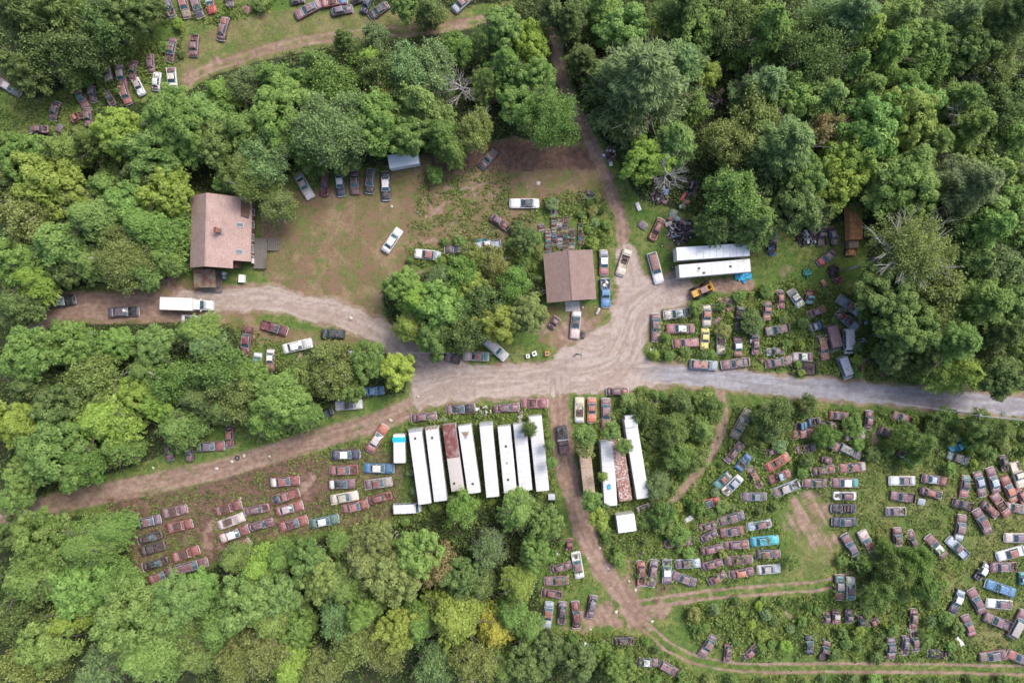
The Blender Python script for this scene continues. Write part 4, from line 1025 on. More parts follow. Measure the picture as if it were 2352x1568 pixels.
# ---- the garage
def barn():
    pts = [T(2, 1, x, y, h) for x, y, h in ((290, 763, 3.1), (520, 728, 4.7), (738, 728, 3.1), (775, 1180, 3.1), (548, 1185, 4.7), (328, 1216, 3.1))]
    cx = sum(p[0] for p in pts) / 6; cy = sum(p[1] for p in pts) / 6; a = R(4.6); t = empty('garage', (cx, cy, 0), a)
    w, l = 4.85, 4.85; ze, zr = 3.0, 4.7
    m = MB(); m.box((0, 0, 1.4), (2 * w - .8, 2 * l - .8, 2.8))
    for y in (-l + .4, l - .52): m.add([(-w + .4, y, 2.8), (w - .4, y, 2.8), (0, y, zr - .25), (-w + .4, y + .12, 2.8), (w - .4, y + .12, 2.8), (0, y + .12, zr - .25)], [(0, 1, 2), (5, 4, 3), (0, 3, 4, 1), (1, 4, 5, 2), (2, 5, 3, 0)])
    link('wall', m.mesh("garage_wall", M_SIDING), t)
    m = MB(); slab(m, [(-w, -l, ze), (0, -l, zr), (0, l, zr), (-w, l, ze)], .14); slab(m, [(0, -l, zr), (w, -l, ze), (w, l, ze), (0, l, zr)], .14); m.box((0, 0, zr + .02), (.26, 2 * l - .05, .06))
    link('roof', m.mesh("garage_roof", M_BARNR), t)
    m = MB(); m.box((-.3, -l + .37, 1.2), (3.0, .1, 2.4)); 
    for k in range(4): m.box((-.3, -l + .31, .35 + k * .58), (2.8, .03, .05))
    link('door', m.mesh("garage_door", M_PVC), t); window(t, (2.8, -l + .4, 1.6), .9, .8, (0, -1)); window(t, (w - .4, 1.5, 1.6), .9, .8, (1, 0))
    foot(cx, cy, w + .2, l + .2, 4.6); tag(t, "square garage with a brown shingle gable roof at the track junction", "garage")
    X, Y = T(2, 1, 556, 1245, .1); m = MB(); m.bbox((0, 0, .05), (2.9, 2.0, .3), .03); o = link('concrete_apron', m.mesh("concrete_apron", M_CONC), None, (X, Y, gz(X, Y)), R(3)); tag(o, "pale concrete apron in front of the garage door", "concrete slab"); foot(X, Y, 1.4, .9, 3)
barn()

# ---- semi trailers
def trailer(name, i, j, x0, y0, x1, y1, c, label, h=4.0, w=2.55, rust=.05, rear=None, vents=(), front_grey=False, cor=False, group="semi trailers used for storage", two=None, tear=None):
    A = Vector(T(i, j, x0, y0, h)); B = Vector(T(i, j, x1, y1, h)); L = (B - A).length; a = math.atan2((B - A).y, (B - A).x); C = (A + B) / 2
    t = empty(name, (C.x, C.y, 0), a); zb = 1.15
    m = MB(); m.bbox((0, 0, (zb + h - .05) / 2), (L, w, h - .05 - zb), .06)
    for k in range(int(L / .6)):
        x = -L / 2 + .3 + k * .6
        for s in (-1, 1): m.box((x, s * (w / 2 + .012), (zb + h) / 2), (.05, .03, h - zb - .3))
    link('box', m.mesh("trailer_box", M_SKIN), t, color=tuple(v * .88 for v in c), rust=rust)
    m = MB(); nseg = int(L / 1.2); panel(m, [(-L / 2 + .04 + (L - .08) * k / nseg, w / 2 - .05, h - .01, .05) for k in range(nseg + 1)], .03, ny=6)
    if cor:
        for k in range(int(L / .35)): m.tube((-L / 2 + .2 + k * .35, -w / 2 + .1, h + .02), (-L / 2 + .2 + k * .35, w / 2 - .1, h + .02), .05, n=5)
    else:
        for k in range(1, nseg): m.box((-L / 2 + L * k / nseg, 0, h + .035), (.05, w - .4, .02), m=1)
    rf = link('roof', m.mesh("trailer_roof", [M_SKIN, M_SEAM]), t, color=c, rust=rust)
    if two:                                             # one end re-covered in another colour
        f0, f1, c2 = two; m = MB(); xa, xb = -L / 2 + L * f0, -L / 2 + L * f1; panel(m, [(xa, w / 2 - .04, h + .03, .055), ((xa + xb) / 2, w / 2 - .04, h + .03, .055), (xb, w / 2 - .04, h + .03, .055)], .03); link('roof_cover', m.mesh("trailer_roof_cover", M_SKIN), rf, color=c2, rust=.25)
    if tear == 'tri': m = MB(); m.add([(L / 2 - 1.3, -.75, h + .075), (L / 2 - 1.2, .8, h + .075), (L / 2 - 2.7, .1, h + .09), (L / 2 - 1.6, .05, h + .16)], [(0, 3, 2), (3, 1, 2), (0, 1, 3)]); link('tear', m.mesh("roof_tear", M_RUSTG), rf)
    if tear == 'edge':
        m = MB()
        for k in range(9): m.box((L / 2 - .12 - (k % 3) * .06, -1.1 + k * .27, h + .07), (.3 + (k % 2) * .2, .28, .03), rz=.3 * (k % 3 - 1))
        link('torn_edge', m.mesh("torn_edge", M_RUSTG), rf)
    for f, s in vents:
        m = MB(); m.bbox((-L / 2 + L * f, s, h + .09), (.45, .4, .12), .03); link('vent', m.mesh("roof_vent", M_DARK if (f * 100) % 2 < 1 else M_GALV), rf)
    m = MB(); m.box((-L / 2 - .02, -.62, (zb + h) / 2 - .03), (.05, 1.2, h - zb - .2)); m.box((-L / 2 - .02, .62, (zb + h) / 2 - .03), (.05, 1.2, h - zb - .2)); dr = link('rear_door', m.mesh("trailer_door", M_SKIN), t, color=tuple(v * .8 for v in c), rust=rust + .1)
    m = MB()
    for y in (-.9, -.3, .3, .9): m.tube((-L / 2 - .07, y, zb + .1), (-L / 2 - .07, y, h - .2), .02, n=5)
    link('handle', m.mesh("door_bar", M_GALV), dr)
    m = MB(); m.box((0, 0, zb - .12), (L - .2, 1.0, .22)); m.box((-L / 2 + 2.6, 0, .8), (2.8, .9, .2)); link('chassis', m.mesh("trailer_chassis", M_DARK), t)
    for x in (-L / 2 + 1.9, -L / 2 + 3.2):
        for s in (-1, 1):
            m = MB(); m.ring((x, s * (w / 2 - .28), .5), (0, 1, 0), .5, .28, .5, 14); m.tube((x, s * (w / 2 - .4), .5), (x, s * (w / 2 - .1), .5), .28, n=10, m=1); link('wheel', m.mesh("trailer_wheel", [M_TYRE, M_RIM]), t)
    for s in (-1, 1):
        m = MB(); m.box((L / 2 - 2.6, s * .8, .55), (.14, .14, 1.1)); m.box((L / 2 - 2.6, s * .8, .05), (.3, .3, .08)); link('leg', m.mesh("landing_leg", M_DARK), t)
    if front_grey: m = MB(); m.bbox((L / 2 - .25, 0, h + .06), (.5, w - .1, .1), .03); link('top_rail', m.mesh("trailer_top_rail", M_GALV), t)
    foot(C.x, C.y, L / 2 + .15, w / 2 + .15, math.degrees(a)); tag(t, label, "trailer", group); return t, L
Wt = (.53, .535, .54)
trailer('semi_trailer', 1, 2, 1551, 1492, 1457, 806, Wt, "white semi trailer with a grey top edge, first of the row", vents=((.88, .1),), front_grey=True)
trailer('semi_trailer', 1, 2, 1695, 1466, 1612, 788, Wt, "white semi trailer with a rusty torn top edge, second of the row of eight", rust=.1, tear='edge', vents=((.86, .1),))
trailer('semi_trailer', 1, 2, 1855, 1372, 1770, 762, (.42, .385, .365), "dark red and pale grey patched semi trailer, the only red one in the row", rust=.3, two=(.5, 1.0, (.135, .036, .034)), vents=((.12, .5),))
trailer('semi_trailer', 1, 2, 2005, 1392, 1915, 770, Wt, "white semi trailer with a triangular tear at its top end, right of the red one", rust=.18, tear='tri', vents=((.14, 0), (.83, .1)))
trailer('semi_trailer', 1, 2, 2176, 1428, 2110, 748, Wt, "plain white semi trailer, fifth of the row, weedy gap on its left", front_grey=True)
trailer('semi_trailer', 1, 2, 2338, 1388, 2278, 778, Wt, "white semi trailer with three roof vents in a line, sixth of the row", vents=((.2, .2), (.45, .1), (.7, .0)))
trailer('semi_trailer', 2, 2, 128, 1368, 70, 756, Wt, "white semi trailer partly shaded by the small round evergreen, seventh of the row")
trailer('semi_trailer', 2, 2, 283, 1373, 212, 686, Wt, "white semi trailer at the right end of the row of eight, by the dirt track", rust=.02)
trailer('semi_trailer', 2, 1, 2182, 722, 1512, 795 - 30, (.74, .77, .80), "pale silver semi trailer with its right end under the trees, upper of the crosswise pair", rust=.05)
trailer('semi_trailer', 2, 1, 2190, 868, 1535, 925, Wt, "white semi trailer with small dark roof vents, lower of the crosswise pair", vents=((.73, .1), (.72, -.25), (.66, .7), (.28, -.1)))
trailer('box_trailer', 2, 2, 712, 1395, 668, 1000, (.36, .27, .19), "rusty orange and grey roofed trailer under leaves beside the dirt track", h=3.0, w=2.3, rust=.62)
tb, _ = trailer('semi_trailer', 2, 2, 908, 1508, 872, 915, Wt, "white semi trailer with a blue roof mark, left of the ribbed one", vents=((.28, .0), (.32, .1)), rust=.05)
trailer('semi_trailer', 2, 2, 1046, 1462, 960, 895, (.52, .46, .44), "rust-streaked semi trailer with a ribbed roof", cor=True, rust=.85)
tk, L_ = trailer('semi_trailer', 2, 2, 1204, 1440, 1085, 712, Wt, "long white semi trailer with a raised refrigeration box at its top end", w=2.5, rust=.03)
m = MB(); m.bbox((L_ / 2 - .8, 0, 4.15), (1.5, 2.5, .5), .06); m.box((L_ / 2 + .3, 0, 3.0), (.7, 1.8, 1.8)); link('cooling_unit', m.mesh("cooling_unit", M_SKIN), tk, color=Wt, rust=0)

m = MB(); m.bbox((-2.6, .15, 4.12), (.9, .7, .12), .03); link('roof_patch', m.mesh('roof_patch', M_TARP), tb)
def box_body(name, i, j, x, y, l, w, h, deg, c, label, cat, rust=.05, wheels=True, extra=None, roofc=None):
    X, Y = T(i, j, x, y, h); t = empty(name, (X, Y, gz(X, Y)), R(deg)); m = MB(); z0 = .7 if wheels else .12; m.bbox((0, 0, (z0 + h) / 2), (l, w, h - z0), .08); link('box', m.mesh(name + "_box", M_SKIN), t, color=tuple(v * .9 for v in c), rust=rust)
    m = MB(); panel(m, [(-l / 2 + .05, w / 2 - .06, h + .01, .06), (0, w / 2 - .06, h + .01, .06), (l / 2 - .05, w / 2 - .06, h + .01, .06)], .03); link('roof', m.mesh(name + "_roof", M_SKIN), t, color=roofc or c, rust=rust)
    m = MB(); m.box((l / 2 + .015, 0, (z0 + h) / 2), (.05, w * .6, (h - z0) * .85)); link('door', m.mesh(name + "_door", M_SKIN), t, color=tuple(v * .8 for v in c), rust=rust)
    m = MB(); m.box((0, 0, z0 - .05), (l * .95, w * .8, .12)); link('chassis', m.mesh(name + "_chassis", M_DARK), t)
    if wheels:
        for x_ in (-l * .12, l * .12):
            for s in (-1, 1): m = MB(); m.ring((x_, s * (w / 2 - .18), .36), (0, 1, 0), .36, .2, .22, 12); m.tube((x_, s * (w / 2 - .22), .36), (x_, s * (w / 2 - .1), .36), .2, n=10, m=1); link('wheel', m.mesh(name + "_wheel", [M_TYRE, M_RIM]), t)
    foot(X, Y, l / 2 + .1, w / 2 + .1, deg); tag(t, label, cat); return t
box_body('camper_trailer', 1, 0, 1355, 1465, 6.0, 2.7, 2.7, 10, (.60, .66, .72), "pale blue-white camper trailer half under the trees at the top of the yard", "trailer", .15)
cb = box_body('truck_body', 1, 2, 1316, 985, 5.6, 2.3, 2.7, 91, (.70, .70, .69), "white box body with a turquoise tarp on its top end, left of the trailer row", "trailer", .08)
m = MB(); panel(m, [(1.3, 1.28, 2.76, .08), (1.9, 1.32, 2.79, .07), (2.3, 1.26, 2.76, .08)], .02, ny=8); o = link('tarp', m.mesh("tarp_sheet", plain("turquoise_tarp", (.01, .42, .55), .45, 0, .2, 5)), None, (cb.location.x, cb.location.y, 0), R(91)); tag(o, "turquoise tarp stretched over the top end of the white box body", "tarp")
box_body('storage_box', 2, 3, 1050, 102, 3.6, 3.4, 2.7, 8, (.70, .71, .72), "square white storage box standing alone by the dirt track below the trailers", "shed", .12, wheels=False)
box_body('rusty_container', 2, 2, 363, 1428, 1.4, 1.2, 1.0, 2, (.40, .42, .46), "small grey metal box below the right end of the trailer row", "box", .2, wheels=False)

# ---- orange box truck in the woods
def truck_orange():
    X, Y = T(3, 1, 812, 470, 3.4); t = empty('box_truck', (X, Y, 0), R(271.5)); l = 7.0; m = MB(); m.bbox((-.1, 0, 2.2), (l, 2.4, 2.3), .06); link('box', m.mesh("truck_box", M_RUSTO), t)
    m = MB(); panel(m, [(-l / 2 + .0, 1.15, 3.36, .07), (0, 1.15, 3.36, .07), (l / 2 - .2, 1.15, 3.36, .07)], .03)
    for k in range(9): m.box((-l / 2 + .3 + k * .8, 0, 3.42), (.05, 2.1, .05))
    link('roof', m.mesh("truck_roof", M_RUSTO), t); m = MB(); m.bbox((4.2, 0, 1.5), (1.5, 2.0, 1.6), .12); link('cab', m.mesh("truck_cab", M_PAINT), t, color=(.25, .17, .10), rust=.6)
    m = MB(); m.bbox((5.6, 0, 1.0), (1.3, 1.2, .6), .1); m.box((5.75, .8, .75), (1.0, .3, .4)); m.box((5.75, -.8, .75), (1.0, .3, .4)); link('hood', m.mesh("truck_hood", M_RUSTO), t)
    m = MB(); m.box((1, 0, .85), (9.5, .9, .2)); link('chassis', m.mesh("truck_chassis", M_DARK), t)
    for x in (5.5, -2.2):
        for s in (-1, 1): m = MB(); m.ring((x, s * .95, .48), (0, 1, 0), .48, .27, .3, 12); m.tube((x, s * .85, .48), (x, s * 1.05, .48), .27, n=10, m=1); link('wheel', m.mesh("truck_wheel", [M_TYRE, M_RIM]), t)
    foot(X, Y, 3.8, 1.4, 90); tag(t, "rusty orange box truck half swallowed by the trees on the right", "truck")
truck_orange()

# ---- white box truck by the house
def truck_white():
    X, Y = T(0, 1, 1690, 1226, 2.6); t = empty('box_truck', (X, Y, gz(X, Y)), R(-2)); m = MB(); m.bbox((-1.6, 0, 1.75), (6.3, 2.5, 1.9), .08); link('box', m.mesh("white_truck_box", M_SKIN), t, color=(.66, .62, .60), rust=.12)
    m = MB(); panel(m, [(-4.7, 1.2, 2.71, .05), (-1.6, 1.2, 2.71, .05), (1.5, 1.2, 2.71, .05)], .03); link('roof', m.mesh("white_truck_roof", M_SKIN), t, color=(.66, .61, .59), rust=.2)
    W = (.76, .77, .78); m = MB(); loft(m, [(4.95, .85, .9, .8, 0), (4.85, .98, 1.15, .86, 0), (3.25, 1.02, 1.35, .86, 0), (2.8, 1.0, 2.05, .86, 0), (2.5, 1.0, 2.2, .86, 0), (1.6, 1.0, 2.2, .86, 0)], .5); link('cab', m.mesh("white_truck_cab", M_PAINT), t, color=W, rust=.02)
    m = MB(); panel(m, [(3.3, .84, 1.37, .06), (4.2, .82, 1.30, .06), (4.82, .78, 1.18, .05)], .03); link('hood', m.mesh("white_truck_hood", M_PAINT, True), t, color=W, rust=.02)
    m = MB(); m.add([(3.27, -.86, 1.4), (3.27, .86, 1.4), (2.83, .82, 2.06), (2.83, -.82, 2.06)], [(0, 1, 2, 3)]); link('windscreen', m.mesh("white_truck_windscreen", M_GLASS), t)
    for s in (-1, 1):
        m = MB(); m.box((2.9, s * 1.2, 1.7), (.12, .22, .3)); m.tube((2.9, s * 1.0, 1.6), (2.9, s * 1.2, 1.6), .02, n=5); link('mirror', m.mesh("truck_mirror", M_PVC), t)
        for x in (3.9, -2.8): m = MB(); m.ring((x, s * .95, .42), (0, 1, 0), .42, .24, .28, 12); m.tube((x, s * .86, .42), (x, s * 1.05, .42), .24, n=10, m=1); link('wheel', m.mesh("white_truck_wheel", [M_TYRE, M_RIM]), t)
    m = MB(); m.bbox((5.0, 0, .6), (.16, 2.0, .22), .04); link('bumper', m.mesh("truck_bumper", M_CHROME), t); m = MB(); m.box((0, 0, .7), (9, .9, .2)); link('chassis', m.mesh("white_truck_chassis", M_DARK), t)
    foot(X, Y, 5, 1.4, -2); tag(t, "white box truck parked on the drive below the house", "truck")
# ---- yellow wheel loader
def loader():
    X, Y = T(2, 1, 1757, 1095, 1.5); t = empty('wheel_loader', (X, Y, gz(X, Y)), R(24)); m = MB(); m.bbox((-1.55, 0, 1.15), (1.7, 1.35, .9), .1); m.bbox((0, 0, .85), (2.2, .95, .5), .05); link('body', m.mesh("loader_body", M_YEL), t)
    m = MB(); m.bbox((-.1, 0, 2.25), (1.25, 1.15, .12), .05)
    for x in (-.6, .6):
        for y in (-.55, .55): m.tube((x, y, 1.1), (x, y, 2.2), .05, n=6)
    link('cab', m.mesh("loader_cab", M_PAINT), t, color=(.22, .11, .12), rust=.35); m = MB(); m.bbox((-.1, 0, 1.3), (.5, .5, .35), .05); link('seat', m.mesh("loader_seat", M_SEAT), t)
    for s in (-1, 1): m = MB(); bar(m, [(.1, s * .5, 1.5), (1.1, s * .5, 1.25), (1.95, s * .5, .6)], .11, 6); bar(m, [(.4, s * .5, .8), (1.3, s * .5, 1.0)], .06, 6); link('lift_arm', m.mesh("loader_arm", M_YEL), t)
    m = MB(); n = 5
    for k in range(n):
        a0, a1 = R(90 + k * 30), R(90 + (k + 1) * 30); p0 = (2.25 + math.cos(a0) * .5, .48 + math.sin(a0) * .45); p1 = (2.25 + math.cos(a1) * .5, .48 + math.sin(a1) * .45)
        m.add([(p0[0], -1.05, p0[1]), (p0[0], 1.05, p0[1]), (p1[0], 1.05, p1[1]), (p1[0], -1.05, p1[1]), (p0[0] - .05, -1.05, p0[1]), (p0[0] - .05, 1.05, p0[1]), (p1[0] - .05, 1.05, p1[1]), (p1[0] - .05, -1.05, p1[1])], [(0, 1, 2, 3), (7, 6, 5, 4), (0, 4, 5, 1), (3, 2, 6, 7)])
    for s in (-1.05, 1.05): m.box((2.1, s, .45), (.7, .04, .7))
    link('bucket', m.mesh("loader_bucket", M_YEL), t)
    for x, r_ in ((-1.2, .74), (1.0, .70)):
        for s in (-1, 1):
            m = MB(); m.ring((x, s * 1.0, r_), (0, 1, 0), r_, r_ * .5, .46, 16)
            for q in range(16): a = q * math.pi / 8; m.box((x + math.cos(a) * r_, s * 1.0, r_ + math.sin(a) * r_), (.1, .44, .08), M=Matrix.Rotation(-a, 4, 'Y'))
            m.tube((x, s * .88, r_), (x, s * 1.14, r_), r_ * .5, n=12, m=1); link('wheel', m.mesh("loader_wheel", [M_TYRE, M_YEL]), t)
    foot(X, Y, 2.4, 1.1, 24); tag(t, "old yellow wheel loader with a brown cab roof below the crosswise trailers", "loader")
# ---- tow truck
def wrecker():
    X, Y = T(2, 2, 470, 905, 1.5); t = empty('tow_truck', (X, Y, gz(X, Y)), R(276)); m = MB(); kc = (.03, .032, .036)
    loft(m, [(2.85, .85, .9, .8, 0), (2.75, .95, 1.15, .86, 0), (1.35, 1.0, 1.25, .86, 0), (1.15, .98, 1.3, .86, 0), (.9, .95, 1.95, .84, 0), (.2, .95, 1.95, .84, 0), (.1, .98, 1.2, .84, 0)], .45); link('cab', m.mesh("tow_cab", M_PAINT), t, color=(.17, .09, .09), rust=.3)
    m = MB(); panel(m, [(1.2, .86, 1.33, .07), (2.0, .84, 1.27, .07), (2.72, .8, 1.18, .05)], .03, ridge=.03); link('hood', m.mesh("tow_hood", M_PAINT), t, color=(.20, .105, .10), rust=.3)
    m = MB(); m.add([(1.17, -.8, 1.33), (1.17, .8, 1.33), (.93, .78, 1.9), (.93, -.78, 1.9)], [(0, 1, 2, 3)]); link('windscreen', m.mesh("tow_windscreen", M_GLASS), t)
    m = MB(); m.bbox((-1.5, 0, 1.1), (2.7, 2.0, .8), .08); link('bed', m.mesh("tow_bed", M_PAINT), t, color=kc, rust=.1)
    m = MB(); m.box((-.05, 0, 2.05), (.14, 2.3, .1)); bar(m, [(-.2, -.9, 1.4), (-.2, -.9, 2.1), (-.2, .9, 2.1), (-.2, .9, 1.4)], .05, 6); link('light_bar', m.mesh("tow_light_bar", M_CHROME), t)
    for k in range(5): m = MB(); m.tube((-.05, -.9 + k * .45, 2.1), (-.05, -.9 + k * .45, 2.25), .09, n=8); link('lamp', m.mesh("tow_lamp", M_PVC), t)
    m = MB(); bar(m, [(-.9, 0, 1.5), (-2.6, 0, 2.4)], .09, 6); bar(m, [(-1.2, .5, 1.5), (-2.5, 0, 2.35)], .05, 6); bar(m, [(-1.2, -.5, 1.5), (-2.5, 0, 2.35)], .05, 6); link('boom', m.mesh("tow_boom", M_DARK), t)
    for x in (2.0, -1.7):
        for s in (-1, 1): m = MB(); m.ring((x, s * .95, .42), (0, 1, 0), .44, .24, .28, 12); m.tube((x, s * .86, .42), (x, s * 1.05, .42), .24, n=10, m=1); link('wheel', m.mesh("tow_wheel", [M_TYRE, M_RIM]), t)
    foot(X, Y, 2.9, 1.1, 96); tag(t, "tow truck with black bed and brown hood on the dirt track beside the trailers", "tow truck")

# ---- utility poles and the wire
def poles():
    tops = [(T(1, 2, 850, 96, 9.0), 9.0), (T(2, 2, 636, 124, 9.2), 9.2), (T(3, 2, 1950, 682, 9.5), 9.5)]; nm = ["wooden utility pole among the trees left of the drive", "wooden utility pole standing at the dirt junction", "wooden utility pole with a lamp arm beside the road on the right"]
    for k, ((x, y), h) in enumerate(tops):
        t = empty('utility_pole', (x, y, 0)); m = MB(); m.tube((0, 0, -.2), (0, 0, h), .16, .11, n=10); link('pole', m.mesh("pole_shaft", M_WOOD), t); m = MB(); m.tube((.3, 0, h - 1.2), (.3, 0, h - .3), .24, n=10)
        link('transformer', m.mesh("pole_transformer", M_GALV), t); m = MB(); m.box((0, 0, h - .25), (.12, 1.3, .12)); link('crossarm', m.mesh("pole_crossarm", M_WOOD), t); tag(t, nm[k], "utility pole", "utility poles")
    def wire(a, b, r, label):
        m = MB(); n = 14; L = math.dist(a, b); pts = [tuple(a[c] + (b[c] - a[c]) * q / n - (4 * .008 * L * (q / n) * (1 - q / n) if c == 2 else 0) for c in range(3)) for q in range(n + 1)]; bar(m, pts, r, 5)
        o = link('power_line', m.mesh("power_line", M_GALV)); tag(o, label, "power line")
    (a, ha), (b, hb), (c, hc) = tops
    wire((*a, ha), (*b, hb), .018, "thin overhead wire crossing from the trees to the pole at the junction"); wire((*b, hb), (*c, hc), .03, "overhead wire running over the gravel road")
    e = T(3, 2, 2700, 760, 9.0); wire((*c, hc), (*e, 9.2), .07, "thick pale overhead cable at the right edge beside the road"); e2 = T(3, 2, 2700, 735, 9.2); wire((*c, hc - .3), (*e2, 9.4), .03, "upper thin wire at the right edge above the thick cable")
truck_white(); loader(); wrecker(); poles()
